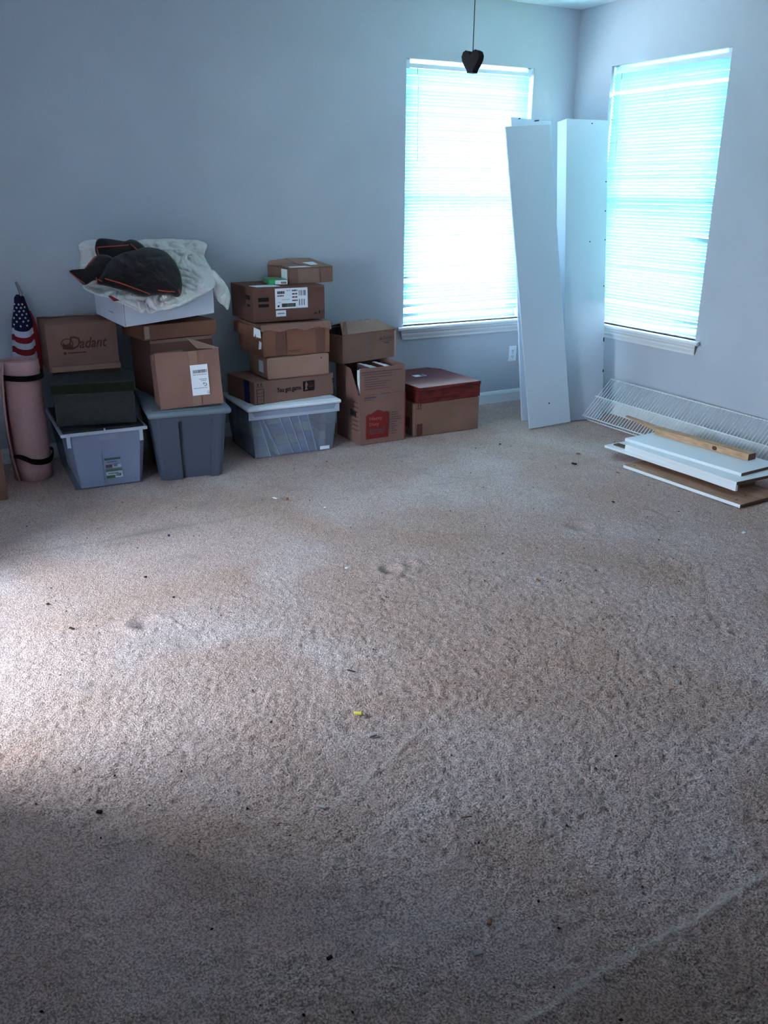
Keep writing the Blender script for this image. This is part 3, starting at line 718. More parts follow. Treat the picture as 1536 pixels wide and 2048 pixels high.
# plastic bag and jacket: lumpy cloth shells
def catmull(P,per=6):
    n=len(P); out=[]
    for i in range(n):
        p0,p1,p2,p3=[Vector(P[(i+k-1)%n]) for k in range(4)]
        for j in range(per):
            t_=j/per; q=.5*((2*p1)+(p2-p0)*t_+(2*p0-5*p1+4*p2-p3)*t_*t_+(3*p1-p0-3*p2+p3)*t_**3); out.append(q)
    return out
def pillow(outline,c,thick,back,amp,fs,seed,per=5,rings=16,ridge=0,crease=0):
    O_=catmull(outline,per); c=Vector(c); n=len(O_); b=MB()
    nrm=Vector((-.23,-.93,.28)).normalized()
    def surf(i,f,side):
        p=c.lerp(O_[i],f); t_=thick if side>0 else back
        env=math.sqrt(max(0,1-f*f)); d=t_*env
        s_=noise.noise(p*fs+Vector((seed,0,0)))*amp+noise.noise(p*fs*2.7+Vector((0,seed,0)))*amp*.5
        if ridge: s_+=-abs(noise.noise(Vector((p.x*9+seed,p.y*4,p.z*16+p.x*6))))*ridge
        if crease:
            w_=noise.noise_vector(p*6+Vector((seed,0,0)))*.06; q_=p+w_
            s_+=-(max(0,.30-abs(noise.noise(q_*13+Vector((0,0,seed)))))**2)*crease*6-(max(0,.25-abs(noise.noise(Vector((q_.x*30,q_.y*14,q_.z*12))+Vector((seed,seed,0)))))**2)*crease*4
        return p+nrm*side*(d)+nrm*s_*(.25+.75*env)*(1 if side>0 else .4)
    b.v.append(tuple(surf(0,0,1)))
    for k in range(1,rings+1):
        for i in range(n): b.v.append(tuple(surf(i,k/rings,1)))
    nb=len(b.v)
    for i in range(n): b.f.append((0,1+i,1+(i+1)%n))
    for k in range(rings-1):
        for i in range(n): a=1+k*n; b.f.append((a+i,a+n+i,a+n+(i+1)%n,a+(i+1)%n))
    b.v.append(tuple(surf(0,0,-1))); last=1+(rings-1)*n
    for k in range(1,rings):
        for i in range(n): b.v.append(tuple(surf(i,k/rings,-1)))
    for i in range(n): b.f.append((nb,nb+1+(i+1)%n,nb+1+i))
    for k in range(rings-2):
        a=nb+1+k*n
        for i in range(n): b.f.append((a+i,a+(i+1)%n,a+n+(i+1)%n,a+n+i))
    a=nb+1+(rings-2)*n
    for i in range(n): b.f.append((a+i,a+(i+1)%n,last+(i+1)%n,last+i))
    return b
t=thing('plastic_bag','crumpled whitish plastic bag of clothes sprawled over the white box','bag',(0,0,0))
bo=pillow(BAG,BAG_C,.055,.05,.034,7,3,per=12,rings=48,ridge=.05,crease=.085).build('bag_body','bag',t,smooth=True)
pillow(TAIL,TAIL_C,.035,.03,.010,12,8,per=10,rings=20,ridge=.02,crease=.05).build('hanging_corner','bag',t,smooth=True)
MB().add(RED,[(0,1,2,3)]).add([(x,y-.02,z-.0) for x,y,z in RED],[(0,1,2,3)]).build('red_print','redink',t,recalc=False)
j=thing('jacket','dark brown jacket with orange piping thrown on top of the plastic bag','jacket',(0,0,0))
meshes=[pillow(JK,JK_C,.115,.04,.014,6,14,per=8,rings=26,ridge=.018,crease=.02),pillow(COL,COL_C,.040,.03,.014,9,24,per=6,rings=10,ridge=.02),pillow(SLV,SLV_C,.050,.03,.014,9,34,per=6,rings=10,ridge=.015)]
for mb_,nm in zip(meshes,('jacket_body','collar','sleeve')): mb_.build(nm,'jacket',j,smooth=True)
av=MB()
for q in meshes: av.add(q.v,q.f)
bv=BVHTree.FromPolygons([Vector(v) for v in av.v],av.f)
view=Vector((.25,.95,-.16)).normalized()
for l in PIPE:
    pts=[]
    for i in range(len(l)-1):
        a,c_=Vector(l[i]),Vector(l[i+1]); n=max(2,int((c_-a).length/.015))
        for k in range(n): pts.append(a.lerp(c_,k/n))
    pts.append(Vector(l[-1])); out=[]
    for p in pts:
        hit=bv.ray_cast(p-view*.5,view,1.0)
        out.append((hit[0]-view*.002) if hit[0] is not None else p)
    for i in range(1,len(out)):
        if (out[i]-out[i-1]).length>.06: out[i]=pts[i]-(pts[i-1]-out[i-1])
    MB().tube(out,.0034,6).build('piping','orange',j,True)

# ------------------------------------------------------------------ middle stack
CW,CD,CH=.528,.46,.305
t=thing('storage_bin','clear plastic bin with a white lid, packed with leaning sleeves','storage bin',(-2.769,-.598,0),-1.2)
bin_body(t,CW,CD,CH,'clear',.135,.08,r=.03)
b=MB().rbox(-.045,-.030,CH-.008,CW+.045,CD+.028,CH+.018,.012,4); b.build('lid','whitelid',t,smooth=True)
MB().rbox(-.02,-.006,CH+.015,CW+.02,CD+.005,CH+.022,.004,3).build('lid_panel','whitelid',t)
b=MB(); b.rbox(-.034,-.016,CH-.06,CW+.034,-.011,CH-.01,.003,3); b.build('shoulder','clearrim',t)
L=decal(t,'price_sticker','paper',.430,.006,.495,.028,y=-.0025)
# sleeves packed inside the bin
cols=[('sleeve_a',(.40,.34,.35)),('sleeve_b',(.27,.27,.36)),('sleeve_c',(.45,.42,.33)),('sleeve_d',(.30,.32,.42)),('sleeve_e',(.42,.33,.38))]
for n_,c_ in cols: M[n_]=mat(n_,c_,.6,.3,10,.5)
M['sleeve_edge']=mat('sleeve_edge',(.75,.77,.85),.4,.4)
ca=math.cos(R(-1.2)); sa=math.sin(R(-1.2))
SL=[(.006,-.012,.104,.034),(.148,.042,.165,.052),(.172,.075,.255,.163),(.262,.172,.311,.225),(.318,.232,.362,.285),(.369,.292,.412,.350)]
for i,(a0,a1,b0_,b1_) in enumerate(SL):
    o=thing('disc_sleeves',['leftmost upright bundle of','single thin slanting row of','third','fourth','fifth','sixth'][i]+(' disc sleeves inside the white-lidded clear bin' if i<2 else ' leaning bundle of disc sleeves from the left, inside the white-lidded clear bin'),'discs',(-2.769,-.590,.005),-1.2,'disc sleeves in the clear bin')
    for k in range(4):
        z0=k*.066; z1=z0+.063; f=lambda z,p,q: p+(q-p)*z/.262
        x0,x1,y0_,y1_=f(z0,a0,a1),f(z1,a0,a1),f(z0,b0_,b1_)-.005,f(z1,b0_,b1_)-.005
        MB().hexa([(x0,0,z0),(y0_,0,z0),(y0_,.40,z0),(x0,.40,z0),(x1,0,z1),(y1_,0,z1),(y1_,.40,z1),(x1,.40,z1)]).build('sleeve_bundle',cols[(i*2+k)%5][0],o)
    MB().hexa([(b0_-.005,-.003,0),(b0_,-.003,0),(b0_,.40,0),(b0_-.005,.40,0),(b1_-.005,-.003,.264),(b1_,-.003,.264),(b1_,.40,.264),(b1_-.005,.40,.264)]).build('sleeve_spine','sleeve_edge',o)
o=thing('disc_case','upright stack of pinkish cases near the right end of the white-lidded bin','case',(-2.769+.425,-.600,.006),-1.2)
for k,(z0,z1,mt) in enumerate(((0,.06,'sleeve_a'),(.062,.115,'sleeve_c'),(.118,.165,'card2'),(.168,.235,'card2'))):
    MB().rbox(.0+.005*k,.0,z0,.045+.003*k,.30,z1,.003,2).build('case',mt,o)
Z0=CH+.0225
# long box
t=carton('cardboard_box','long brown box lettered You got game, on the white lid',(-2.747,-.578),7.3,.559,.36,.138,Z0,'card2',seed=41)
text(t,'ink','You got game.',.150,.050,.040,width=.175,y=-.004,off=.022)
b=MB(); b.box(.335,-.004,.045,.415,-.0034,.108); lg=b.build('logo','ink',t)
b=MB(); 
pp=[(.347,.052),(.352,.070),(.349,.085),(.355,.102),(.362,.104),(.364,.096),(.372,.084),(.366,.078),(.362,.066),(.370,.052),(.360,.056)]
b.add([(x,-.0046,z) for x,z in pp],[tuple(range(len(pp)))]); b.build('logo_figure','card2',lg,recalc=False)
b=MB()
for zz,hh in ((.092,.004),(.080,.003),(.066,.010)): b.box(.378,-.0046,zz,.408,-.0042,zz+hh)
b.build('logo_text','inkbrown',lg)
b=MB(); b.box(.014,-.004,.108,.060,-.0034,.110)
for xx in (.022,.044): b.box(xx,-.004,.113,xx+.004,-.0034,.124); b.add([(xx-.004,-.004,.124),(xx+.008,-.004,.124),(xx+.002,-.004,.132)],[(0,1,2)])
b.build('arrow_mark','ink',t)
b=MB(); 
for (a,c,d_,e) in ((.014,.004,.062,.007),(.014,.092,.062,.095),(.014,.007,.017,.092),(.059,.007,.062,.092),(.017,.03,.059,.032),(.017,.05,.059,.052),(.017,.07,.059,.072)): b.box(a,-.004,c,d_,-.0034,e)
b.build('care_mark','ink',t)
decal(t,'blue_tape','blueink',.06,.0,.13,.138,y=-.002,side=True)
decal(t,'side_print','ink',.548,.095,.562,.103,y=-.004); decal(t,'side_print','ink',.548,.078,.562,.086,y=-.004)
Z1=Z0+.141
t=carton('cardboard_box','plain light brown box resting on the long lettered box',(-2.651,-.562),1.6,.415,.30,.130,Z1,'card5',seed=51,r=.010)
decal(t,'side_label','paper',.06,.035,.13,.105,y=-.003,side=True)
decal(t,'scuff','inkbrown',.352,.103,.360,.112,y=-.004)
Z2=Z1+.133
t=carton('cardboard_box','battered orange-brown box with torn taped flaps, third up in the middle stack',(-2.668,-.545),1.1,.440,.40,.186,Z2,'card4',seed=61,amp=.005)
def wavy(parent,nm,mt,x0,x1,ztop,drop,y,seed,n=16):
    b=MB(); rnd=random.Random(seed)
    for i in range(n+1):
        x=x0+(x1-x0)*i/n; dz=drop*(1+.25*math.sin(i*1.1+seed))+rnd.uniform(-.003,.003); yy=y-.010-.006*math.sin(i*.7+seed)
        b.v+=[(x,.012,ztop+.004),(x,y-.002,ztop+.002),(x,yy,ztop-dz),(x,yy+.004,ztop-dz),(x,y+.003,ztop-.002),(x,.012,ztop)]
    for i in range(n):
        for q in range(5): b.f.append((i*6+q,(i+1)*6+q,(i+1)*6+q+1,i*6+q+1))
    b.build(nm,mt,parent)
wavy(t,'torn_flap','card2',-.012,.445,.190,.034,-.004,3)
b=MB(); b.rbox(-.034,.03,.112,-.004,.39,.178,.004,4,None,.006,7); b.build('side_flap','card4',t)
b=MB(); b.rbox(.442,-.01,.140,.452,.08,.184,.003,3,None,.003,7); b.build('side_flap','card2',t)
slab(t,'torn_label','paper',[(-.036,.05,.125),(-.014,-.008,.120),(-.016,-.010,.168),(-.036,.04,.178)],.002)
slab(t,'torn_label','paper',[(-.008,.045,.045),(-.006,.012,.052),(-.006,.004,.090),(-.008,.03,.098)],.003)
decal(t,'tape','card3',.085,.006,.145,.150,y=-.0065); decal(t,'tape','card3',.345,.006,.40,.150,y=-.0065)
scribble(t,'inkbrown',[(.165,.245,.030,.004),(.175,.235,.022,.003)],y=-.008)
Z3=Z2+.1935
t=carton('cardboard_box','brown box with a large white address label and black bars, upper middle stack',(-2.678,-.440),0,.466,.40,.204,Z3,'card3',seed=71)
L=decal(t,'address_label','paper',.138,.075,.350,.195,y=-.005,t=.001)
scribble(L,'inkpurple',[(.152,.200,.163,.016),(.152,.195,.148,.007)],y=-.0058)
scribble(L,'inkgrey',[(.18,.235,.128,.002),(.155,.175,.112,.002),(.21,.24,.18,.003)],y=-.0058)
barcode(L,'ink',.180,.084,.270,.106,y=-.0058); decal(L,'mark','ink',.152,.086,.163,.097,y=-.0058)
scribble(L,'inkpurple',[(.248,.284,z_,.008) for z_ in (.176,.156,.137,.117)],y=-.0058)
b=MB()
for xx in (.292,.308,.324): b.box(xx,-.0058,.090,xx+.006,-.0052,.128)
for xx in (.292,.303,.310,.322,.328,.333): b.box(xx,-.0058,.148,xx+.004,-.0052,.180)
b.build('printed_text','inkgrey',L)
L=decal(t,'small_label','paper',.140,.030,.205,.072-.006,y=-.005,t=.001); scribble(L,'inkgrey',[(.150,.195,.045,.006)],y=-.0058)
decal(t,'bar','ink',.030,.122,.096,.146,y=-.005); decal(t,'bar','ink',.030,.090,.096,.108,y=-.005)
decal(t,'bar','ink',.05,.13,.12,.155,y=-.004,side=True); decal(t,'bar','ink',.05,.09,.10,.103,y=-.004,side=True)
b=MB(); b.add([(.388,-.005,.033),(.412,-.005,.033),(.400,-.005,.044)],[(0,1,2)]); b.box(.423,-.005,.036,.432,-.0045,.052); b.box(.426,-.005,.028,.429,-.0045,.036); b.box(.446,-.005,.028,.448,-.0045,.052); b.box(.458,-.005,.028,.460,-.0045,.052); b.box(.446,-.005,.05,.460,-.0045,.052)
b.build('handling_mark','ink',t)
scribble(t,'inkbrown',[(.04,.075,.182,.004),(.40,.45,.185,.003),(.41,.44,.175,.003)],y=-.005)
slab(t,'paper_strip','paper',[(.03,.01,.2065),(.18,.01,.2065),(.16,.10,.208),(.01,.09,.208)],.0012)
Z4=Z3+.2065
t=thing('package','small green and white package lying beside the top box of the middle stack','package',(-2.541,-.350,Z4+.002),-10.6)
MB().rbox(0,0,0,.117,.20,.029,.003,3).build('body','green',t)
L=decal(t,'end_label','paper',.040,.002,.115,.026,y=-.0016); scribble(L,'pinkink',[(.075,.11,.006,.012)],y=-.0022)
t=carton('cardboard_box','small tan box with a gaping lid, topmost of the middle stack',(-2.404,-.344),4.7,.309,.30,.092,Z4,'card',seed=81)
slab(t,'lid_flap','card5',[(.0,.0,.093),(.17,.0,.093),(.15,.14,.100),(.015,.14,.104)],.003)
slab(t,'lid_flap','card5',[(.17,.0,.094),(.309,.0,.094),(.300,.30,.125),(.13,.30,.128),(.12,.12,.106)],.003)
slab(t,'lid_flap','card5',[(.02,.30,.120),(-.0,.30,.092),(.0,.16,.10),(.12,.18,.112),(.13,.30,.128)],.003)
slab(t,'paper_strip','paper',[(.01,.005,.097),(.16,.005,.097),(.14,.05,.100),(.02,.05,.100)],.001)
slab(t,'torn_paper','paper',[(.18,.05,.104),(.235,.06,.105),(.25,.15,.114),(.17,.15,.113)],.001)
decal(t,'side_label','paper',.02,.004,.10,.086,y=-.003,side=True)
decal(t,'tape','tape',.06,.002,.21,.090,y=-.0045)

# ------------------------------------------------------------------ moving box and what leans on it
t=carton('moving_box','open cardboard moving box with a red house-shaped print, flap standing up',(-2.062,-.622),1.0,.332,.335,.325,0,'card2',open_top=True,seed=91)
MB().rbox(0,-.003,.327,.330,.002,.498,.001,5,None,.002,3).build('front_flap','card2',t)
slab(t,'side_flap','card2',[(.003,.335,.325),(.003,.02,.325),(.003,.13,.478),(.003,.335,.498)],.004)
slab(t,'side_flap','card2',[(.330,.02,.325),(.330,.335,.325),(.330,.335,.498),(.330,.02,.498)],.004)
slab(t,'back_flap','card2',[(.003,.335,.325),(.328,.335,.325),(.328,.335,.495),(.003,.335,.495)],.004)
hs=[(.042,.035),(.205,.035),(.205,.200),(.190,.207),(.180,.203),(.128,.222),(.072,.197),(.062,.201),(.042,.189)]
MB().prism(hs,-.0045,-.0035).build('house_print','redink',t)
text(t,'pinkink','Heavy',.066,.150,.030,width=.095,y=-.0050,off=.004); text(t,'pinkink','Duty',.066,.112,.030,width=.070,y=-.0050,off=.004); text(t,'inkpurple','small',.062,.072,.036,width=.120,y=-.0050,off=.020)
decal(t,'rule','pinkink',.066,.066,.175,.0672,y=-.0050,t=.0004)
scribble(t,'inkpurple',[(.228,.228+l_,z_,.0055) for l_,z_ in ((.05,.192),(.05,.176),(.072,.160),(.072,.145),(.045,.130),(.028,.114),(.052,.099),(.025,.084),(.045,.069),(.038,.052))],y=-.0045)
scribble(t,'inkpurple',[(.215,.221,z_,.0045) for z_ in (.192,.176,.160,.145,.130,.114,.099,.084,.069,.052)],y=-.0045)
scribble(t,'inkpurple',[(.03,.115,.302,.009),(.03,.10,.291,.004)],y=-.0045)
decal(t,'stamp_square','inkgrey',.145,.291,.168,.313,y=-.0045)
scribble(t,'inkpurple',[(.012,.300,.468,.006),(.012,.235,.454,.004),(.03,.235,.436,.004),(.03,.135,.421,.004),(.03,.215,.405,.004),(.03,.19,.391,.004),(.03,.175,.377,.004),(.03,.215,.361,.004)],y=-.0065)
decal(t,'red_edge','redink',.326,.01,.334,.32,y=-.004)
decal(t,'hand_hole','hole',.05,.175,.13,.215,y=-.003,side=True); scribble(t,'inkbrown',[(.02,.10,.09+.03*k,.004) for k in range(7)],y=-.004,side=True)
t=thing('papers','folded white papers tucked in the front left of the moving box','papers',(-2.05,-.60,.30),1)
MB().rbox(.010,.015,0,.09,.035,.185,.003,3,None,.004,2).rbox(.012,.04,0,.10,.06,.175,.003,3,None,.004,5).build('sheets','paper',t)
for i in range(6):
    o=thing('book',['leftmost','second','third','fourth','fifth','rightmost'][i]+' upright book from the left in the open moving box','book',(-1.96+i*.036,-.585,.25),1,'books in the moving box')
    MB().rbox(0,0,0,.030,.20,.235-.01*(i%3),.002,2).build('cover',['inkpurple','paper','inkgrey','inkbrown','paper','inkpurple'][i],o)
    MB().box(.003,.003,.235-.01*(i%3)-.004,.027,.197,.235-.01*(i%3)+.001).build('pages','sleeve_edge',o)
t=carton('cardboard_box','brown box with recycling marks and a half-open lid, on the open moving box',(-2.099,-.452),12.5,.456,.34,.180,.500,'card',seed=95,open_top=True,amp=.002)
slab(t,'lid_flap','card5',[(.02,.0,.182),(.456,.0,.182),(.448,.20,.224),(.150,.22,.226)],.004)
slab(t,'lid_flap','card',[(.0,.0,.182),(.045,.0,.183),(.19,.20,.226),(.165,.235,.226)],.004)
slab(t,'lid_flap','card5',[(.456,.34,.182),(.10,.34,.182),(.17,.21,.222),(.452,.20,.221)],.004)
b=MB()
for k in range(4): b.box(.19+.06*k,.205,.2265,.225+.06*k,.225,.228)
b.build('printed_text','blueink',t)
slab(t,'opening_shade','hole',[(.006,.006,.10),(.450,.006,.10),(.450,.334,.10),(.006,.334,.10)],.003)  # dark sheet stands in for the shade inside the half-open box
for k,z_ in enumerate((.130,.090,.050)):
    b=MB()
    for i in range(20):
        a0,a1=2*math.pi*i/20,2*math.pi*(i+1)/20; b.add([(.205+r_*math.cos(a),-.0035,z_+r_*math.sin(a)) for r_,a in ((.016,a0),(.016,a1),(.0135,a1),(.0135,a0))],[(0,1,2,3)])
    b.box(.201,-.0036,z_-.008,.209,-.0030,z_+.007); b.add([(.195,-.0036,z_),(.215,-.0036,z_),(.205,-.0036,z_+.009)],[(0,1,2)]) 
    b.build('round_mark','inkgrey',t,recalc=False)
text(t,'inkpurple','Shaklee',.335,.122,.026,width=.098,y=-.0035,shear=.2,off=.006)
decal(t,'logo','inkpurple',.308,.124,.330,.140,y=-.0035); scribble(t,'inkpurple',[(.33,.42,.112,.003),(.35,.39,.098,.008)],y=-.0035)
decal(t,'tape','tapelight',.435,.0,.452,.176,y=-.0035)

# ------------------------------------------------------------------ brown box with cherry wood case on top
t=carton('cardboard_box','plain brown box on the carpet under the cherry wood case',(-1.648,-.601),-.6,.510,.45,.222,0,'card',seed=97)
b=MB(); b.box(.014,-.004,.188,.056,-.0034,.191)
for xx in (.024,.043): b.box(xx,-.004,.193,xx+.003,-.0034,.212); b.add([(xx-.004,-.004,.212),(xx+.007,-.004,.212),(xx+.0015,-.004,.220)],[(0,1,2)])
b.build('arrow_mark','ink',t)
b=MB()
for q in ((.018,.004,.060,.008),(.018,.082,.060,.086),(.018,.008,.021,.082),(.057,.008,.060,.082)): b.box(q[0],-.004,q[1],q[2],-.0034,q[3])
b.box(.021,-.0036,.008,.057,-.0032,.082); b.build('care_mark','inkbrown',t)
decal(t,'side_print','inkbrown',.06,.05,.16,.12,y=-.003,side=True)
t=thing('wooden_case','polished cherry wood case with a small sticker, on the plain brown box','case',(-1.622,-.617,.2245),2.6)
def cham(x,y,z):
    if y>.5: x=x-(y-.5)*.8*(x/.5)
    return (x,y,z)
MB().rbox(0,0,0,.497,.575,.082,.003,6,cham).build('case_body','cherry',t)
MB().rbox(-.004,-.004,.083,.501,.579,.107,.006,6,cham).build('lid','cherry',t)
L=decal(t,'sticker','paper',.175,.315,.265,.37,top=.1075); decal(L,'sticker_print','inkgrey',.225,.32,.255,.365,top=.1085,t=.0005)

# ------------------------------------------------------------------ loose shelving boards in the corner
def board(name,label,BL,BR,TL,TR,th,cat='board',mt='melamine',holes=(),group=None):
    BL,BR,TL,TR=[Vector(p) for p in (BL,BR,TL,TR)]
    up=(TL-BL); L_=up.length; ez=up.normalized(); w=(BR-BL).length; ex=(BR-BL); ex=(ex-ez*ex.dot(ez)).normalized(); ey=ez.cross(ex)
    mw=Matrix((ex,ey,ez)).transposed().to_4x4(); mw.translation=BL
    t=thing(name,label,cat,mw=mw,group=group)
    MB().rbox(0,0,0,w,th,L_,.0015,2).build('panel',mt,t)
    for (x,z) in holes:
        b=MB(); b.add([(x+.006*math.cos(a),-.0006,z+.006*math.sin(a)) for a in [2*math.pi*i/10 for i in range(10)]],[tuple(range(10))]); b.build('screw_hole','hole',t,recalc=False)
    return t,w,L_
board('shelf_board','white shelf board leaning askew in front, its left edge across the back window',(-.828,-.788,.0),(-.505,-.832,.0),(-.925,-.46,1.935),(-.60,-.50,1.935),.016,holes=((.165,.155),),group=None)
t,w,L_=board('shelf_board','white shelf board behind the askew one, its top against the back wall',(-.735,-.573,.0),(-.405,-.60,.0),(-.575,-.028,2.03),(-.245,-.055,2.03),.016)
b=MB(); b.tube([(.19,-.002,L_-.012),(.225,-.002,L_-.005)],.004,5); b.tube([(.06,-.002,L_-.008),(.075,-.002,L_-.003)],.0035,5); b.build('nail','hole',t)
# right-hand unit: wide face board with a narrow return on its left
BL=Vector((-.492,-.735,0)); BR=Vector((-.160,-.768,0)); TL=Vector((-.503,-.500,1.995))
ex=(BR-BL).normalized(); up=TL-BL; L_=up.length; ez=(up-ex*up.dot(ex)).normalized(); ey=ez.cross(ex); mw=Matrix((ex,ey,ez)).transposed().to_4x4(); mw.translation=BL
t=thing('closet_panel','tall white closet panel with a side return, nearest the right window','panel',mw=mw); w=(BR-BL).length
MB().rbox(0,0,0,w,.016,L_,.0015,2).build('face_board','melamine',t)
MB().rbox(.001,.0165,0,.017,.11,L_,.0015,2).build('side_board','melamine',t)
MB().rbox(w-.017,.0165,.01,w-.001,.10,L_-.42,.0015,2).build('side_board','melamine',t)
for (x,z) in ((.20,1.23),(.325,1.24),(.322,1.62),(.20,1.985),(.322,.93),(.322,1.43)):
    MB().add([(x+.005*math.cos(a),-.0006,z+.005*math.sin(a)) for a in [2*math.pi*i/10 for i in range(10)]],[tuple(range(10))]).build('screw_hole','hole',t,recalc=False)
b=MB()
for z in (.33,.545,.556): b.rbox(w-.006,-.003,z,w+.002,.006,z+.018,.002,2)
b.build('chip','hole',t)

# ------------------------------------------------------------------ wire shelf leaning on the right wall
t=thing('wire_shelf','long white wire closet shelf lying on its edge against the right wall','wire shelf',mw=Matrix.Translation((-.118,-.775,.285))@Matrix.Rotation(R(4),4,'Z')@Matrix.Rotation(R(1.3),4,'X'))
yA,yB=0,-1.55
wm=MB().tube([(0,0,0),(-.247,0,-.236),(-.215,0,-.268)],.0024,5); me=wm.build('wire','wire',t,True); me.location=(0,yA-.004,0)
n=int((yA-yB)/.0254)
for k in range(1,n):
    o=me.copy(); COL_.objects.link(o); o.location=(0,yA-.004-k*.0254,0)
for nm,(x,z,ya) in {'a':(.001,-.004,yA),'b':(-.118,-.119,yA+.02),'c':(-.249,-.239,yA),'d':(-.214,-.271,yA-.02)}.items():
    MB().tube([(x,ya,z),(x,yB,z)],.0042 if nm!='b' else .0052,6).build('rod','wire',t,True)

# ------------------------------------------------------------------ pile of boards and lumber by the wire shelf
def plank(name,label,c,yaw,w,L_,th,z,mt='melamine2',edge='chip',cat='board',roll=0,pitch=0,parts=True):
    """c = left-front corner (near end on the left); runs along local -y"""
    mw=Matrix.Translation((c[0],c[1],z))@Matrix.Rotation(R(yaw),4,'Z')@Matrix.Rotation(R(roll),4,'Y')@Matrix.Rotation(R(pitch),4,'X')
    t=thing(name,label,cat,mw=mw)
    MB().box(0,-L_,0,w,0,th).build('panel',mt,t)
    MB().box(.0005,-L_-.0008,.0008,w,-L_,th-.0008).build('cut_end',edge,t)
    return t
t=plank('board','brown-faced thin board lowest in the pile, flat on the carpet',(-.882,-1.769),3.2,.36,.822,.018,.001,'chipface','chip')
MB().box(-.0012,-.822,.0,-.0002,0,.0175).build('edge_band','melamine2',t)
for (x,y) in ((.04,-.05),(.05,-.76),(.15,-.74)): 
    b=MB(); b.add([(x+.006*math.cos(a),y+.006*math.sin(a),.0186) for a in [2*math.pi*i/10 for i in range(10)]],[tuple(range(10))]); b.build('screw_hole','hole',t,recalc=False)
MB().rbox(-.62,-2.40,.019,-.50,-1.60,.046,.002,2).build('board_offcut','chip')
tag(bpy.data.objects['board_offcut'],'short dark offcut hidden under the white boards of the pile','wood block')
t=plank('board','thin white board second from the bottom, poking out left of the pile',(-.795,-1.500),3.0,.30,.80,.014,.047,'melamine2')
MB().box(.045,-.30,.0145,.09,-.03,.022).build('edge_strip','chip',t)
t=plank('shelf_board','white board with a deep front edge, just under the top board of the pile',(-.768,-1.650),.6,.34,.835,.018,.0835,'melamine2')
MB().box(-.001,-.835,-.034,.015,-.0,-.0005).build('front_edge','melamine2',t)
t=plank('board','topmost white board of the pile, under the pine two-by-four',(-.722,-1.595),4.2,.33,.835,.0175,.1025,'melamine2',pitch=0)
t=plank('lumber','pine two-by-four with a dark knot lying across the white boards',(-.498,-1.615),4.6,.066,.672,.038,.1212,'pine','pineend','lumber')
b=MB(); b.add([(-.0008,-.445+.017*math.cos(a),.019+.013*math.sin(a)) for a in [2*math.pi*i/14 for i in range(14)]],[tuple(range(14))]); b.build('knot','knot',t,recalc=False)
t=thing('lath','thin tapered pine lath behind the far end of the two-by-four','lumber',(-.338,-1.185,.118),-13)
MB().hexa([(-.008,-.44,.004),(.045,-.44,.004),(.02,0,0),(.0,0,0),(-.008,-.44,.024),(.045,-.44,.024),(.02,0,.010),(.0,0,.010)]).build('stick','pine',t)

# ------------------------------------------------------------------ outlet
t=thing('outlet','white double wall outlet below the back window','outlet',(-.465,0,.310))
MB().rbox(0,-.006,0,.070,0,.115,.002,2).build('plate','outlet',t)
for z in (.018,.062):
    s_=MB().rbox(.018,-.0085,z,.052,-.0062,z+.032,.004,3).build('socket','outlet',t)
    MB().box(.026,-.0092,z+.014,.029,-.0086,z+.025).box(.040,-.0092,z+.014,.043,-.0086,z+.025).box(.032,-.0092,z+.005,.037,-.0086,z+.010).build('slot','hole',s_)
MB().tube([(.035,-.0062,.0575),(.035,-.008,.0575)],.003,8).build('screw','metal',t)

# ------------------------------------------------------------------ heart pull on its string
t=thing('pull_cord','dark wooden heart pull hanging on a thin string from above','fan pull',(-3.146,-3.413,1.858))
h2=[(0,.012),(.006,.021),(.014,.024),(.022,.020),(.026,.010),(.024,.000),(.017,-.012),(.010,-.021),(.008,-.028),(-.008,-.028),(-.010,-.021),(-.017,-.012),(-.024,.000),(-.026,.010),(-.022,.020),(-.014,.024),(-.006,.021)]
ho=MB().prism(h2,-.012,.012).build('heart','wood_dark',t); ho.rotation_euler=(0,0,R(-66))
MB().tube([(0,0,.012),(.001,0,.2),(0,0,.882)],.0011,6).build('string','string',t)

# ------------------------------------------------------------------ litter on the carpet
def crumb(name,label,cat,x,y,sx,sy,sz,material,seed,rz=0,group=None,z=.0):
    b=MB().rbox(-sx/2,-sy/2,0,sx/2,sy/2,sz,min(sx,sy,sz)*.4,2,None,min(sx,sy)*.35,seed)
    o=b.build(name,material,None,True); o.location=(x,y,-.0015+z); o.rotation_euler=(0,0,R(rz)); return tag(o,label,cat,group)
crumb('bead','small blue bead on the carpet in front of the grey tote','bead',-3.58,-1.61,.012,.012,.012,'blueink',1)
t=thing('wall_anchor','small yellow plastic anchor on the carpet in the middle foreground','plastic anchor',(-3.46,-3.37,.004),-35)
M['yellow']=mat('yellow_plastic',(.52,.42,.04),.4,.4)
MB().tube([(-.012,0,.003),(.010,0,.003),(.011,0,.003)],[.0055,.0045,.007],8).build('shank','yellow',t,True); MB().tube([(.011,0,.003),(.014,0,.003)],.0075,8).build('collar','yellow',t,True)
M['lint']=mat('lint',(.40,.36,.36),.9,.1); M['leafdry']=mat('dry_leaf',(.05,.028,.02),.9,.1); M['chipw']=mat('wood_crumb',(.26,.12,.07),.9,.1)
crumb('lint','pale blue lint tuft right behind the yellow anchor','lint',-3.47,-3.49,.026,.016,.006,'lint',5)
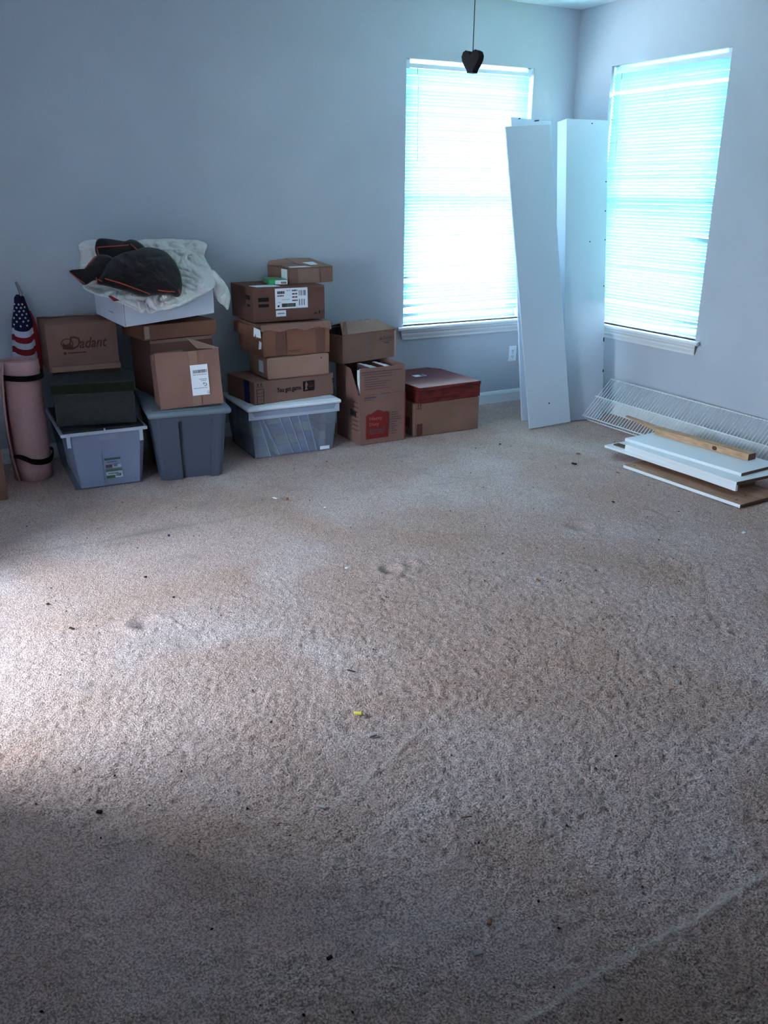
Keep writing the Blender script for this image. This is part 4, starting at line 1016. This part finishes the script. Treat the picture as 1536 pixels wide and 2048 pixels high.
L_=[('paper_scrap','white pebble-like scrap in the centre of the carpet','paper scrap',-2.99,-2.33,.016,.012,.006,'paper'),
('paper_scrap','white paper scrap nearest the clear disc bin','paper scrap',-2.75,-1.58,.014,.012,.005,'paper'),
('leaf_bit','curled brown leaf bit between bins and centre','leaf bit',-2.88,-1.38,.028,.014,.008,'chipw'),
('paper_scrap','ragged white scrap beside the curled leaf bit','paper scrap',-2.93,-1.33,.030,.014,.005,'paper'),
('lint','dark lint tuft at the left foreground','lint',-4.27,-3.46,.016,.010,.008,'leafdry'),
('lint','dark lint tuft low in the centre foreground','lint',-3.93,-4.17,.014,.008,.006,'leafdry'),
('leaf_bit','brown leaf bit in the dark right foreground','leaf bit',-3.57,-4.25,.018,.012,.006,'chipw'),
('lint','grey lint tuft below the brown leaf bit, right foreground','lint',-3.64,-4.31,.016,.022,.005,'lint'),
('wood_chip','dark wood chip left of the board pile','wood chip',-1.10,-1.58,.032,.016,.010,'leafdry'),
('wood_chip','small red-brown chip near the tip of the board pile','wood chip',-.93,-1.42,.026,.012,.007,'chipw'),
('paper_scrap','white triangle scrap at the right edge of the carpet','paper scrap',-1.10,-2.84,.022,.014,.005,'paper'),
('lint','bluish lint tuft right of centre foreground','lint',-2.42,-3.70,.024,.012,.005,'lint'),
('leaf_bit','reddish leaf bit on the carpet right of centre','leaf bit',-2.33,-2.82,.022,.010,.005,'chipw'),
('leaf_bit','dark flake on the carpet at far left','leaf bit',-4.15,-2.36,.024,.010,.005,'leafdry'),
('leaf_bit','tiny dark crumb left of the big dent','leaf bit',-3.74,-2.27,.010,.008,.007,'leafdry'),
('leaf_bit','grey-brown flake in front of the moving box','leaf bit',-1.93,-.95,.050,.022,.006,'lint'),
('rubber_ring','thin dark loop on the carpet right of the wooden case','ring',-1.24,-1.01,.022,.014,.003,'leafdry'),
('leaf_bit','dark crumb pair toward the right, below the board pile','leaf bit',-1.36,-2.21,.020,.010,.006,'leafdry'),
('twig','thin dark twig above the yellow anchor','twig',-3.36,-3.12,.030,.005,.004,'leafdry'),
('twig','reddish thread in the right centre foreground','twig',-3.42,-3.93,.030,.004,.003,'chipw'),
('lint','dark speck cluster under the plastic tote row','lint',-3.79,-2.02,.012,.010,.006,'leafdry'),
('leaf_bit','dark flake by the left edge of the carpet','leaf bit',-4.20,-2.10,.012,.010,.004,'leafdry'),
('wood_chip','curled chip in front of the brown-faced board','wood chip',-.98,-1.83,.024,.008,.006,'chipw'),
('lint','bluish lint tuft lower centre carpet','lint',-3.74,-3.72,.026,.010,.004,'lint')]
for i,(n_,lb_,ct,x,y,sx,sy,sz,mt) in enumerate(L_): crumb(n_,lb_,ct,x,y,sx,sy,sz,mt,i+3,rz=i*37)
# tiny crumbs nobody could count
b=MB(); rnd=random.Random(11)
for i in range(260):
    x=rnd.uniform(-4.5,-.4); y=-rnd.random()**.9*3.9-.75
    if x<-3.9 and y>-1: continue
    s_=rnd.uniform(.0015,.004); a=rnd.uniform(0,3)
    c,s=math.cos(a),math.sin(a); 
    b.add([(x+c*s_*1.6,y+s*s_*1.6,-.001),(x-s*s_,y+c*s_,-.001),(x-c*s_*1.6,y-s*s_*1.6,-.001),(x+s*s_,y-c*s_,-.001),(x,y,s_*1.2)],[(0,1,4),(1,2,4),(2,3,4),(3,0,4),(0,3,2,1)])
tag(b.build('carpet_crumbs','leafdry'),'tiny dark crumbs scattered over the beige carpet','crumbs',kind='stuff')
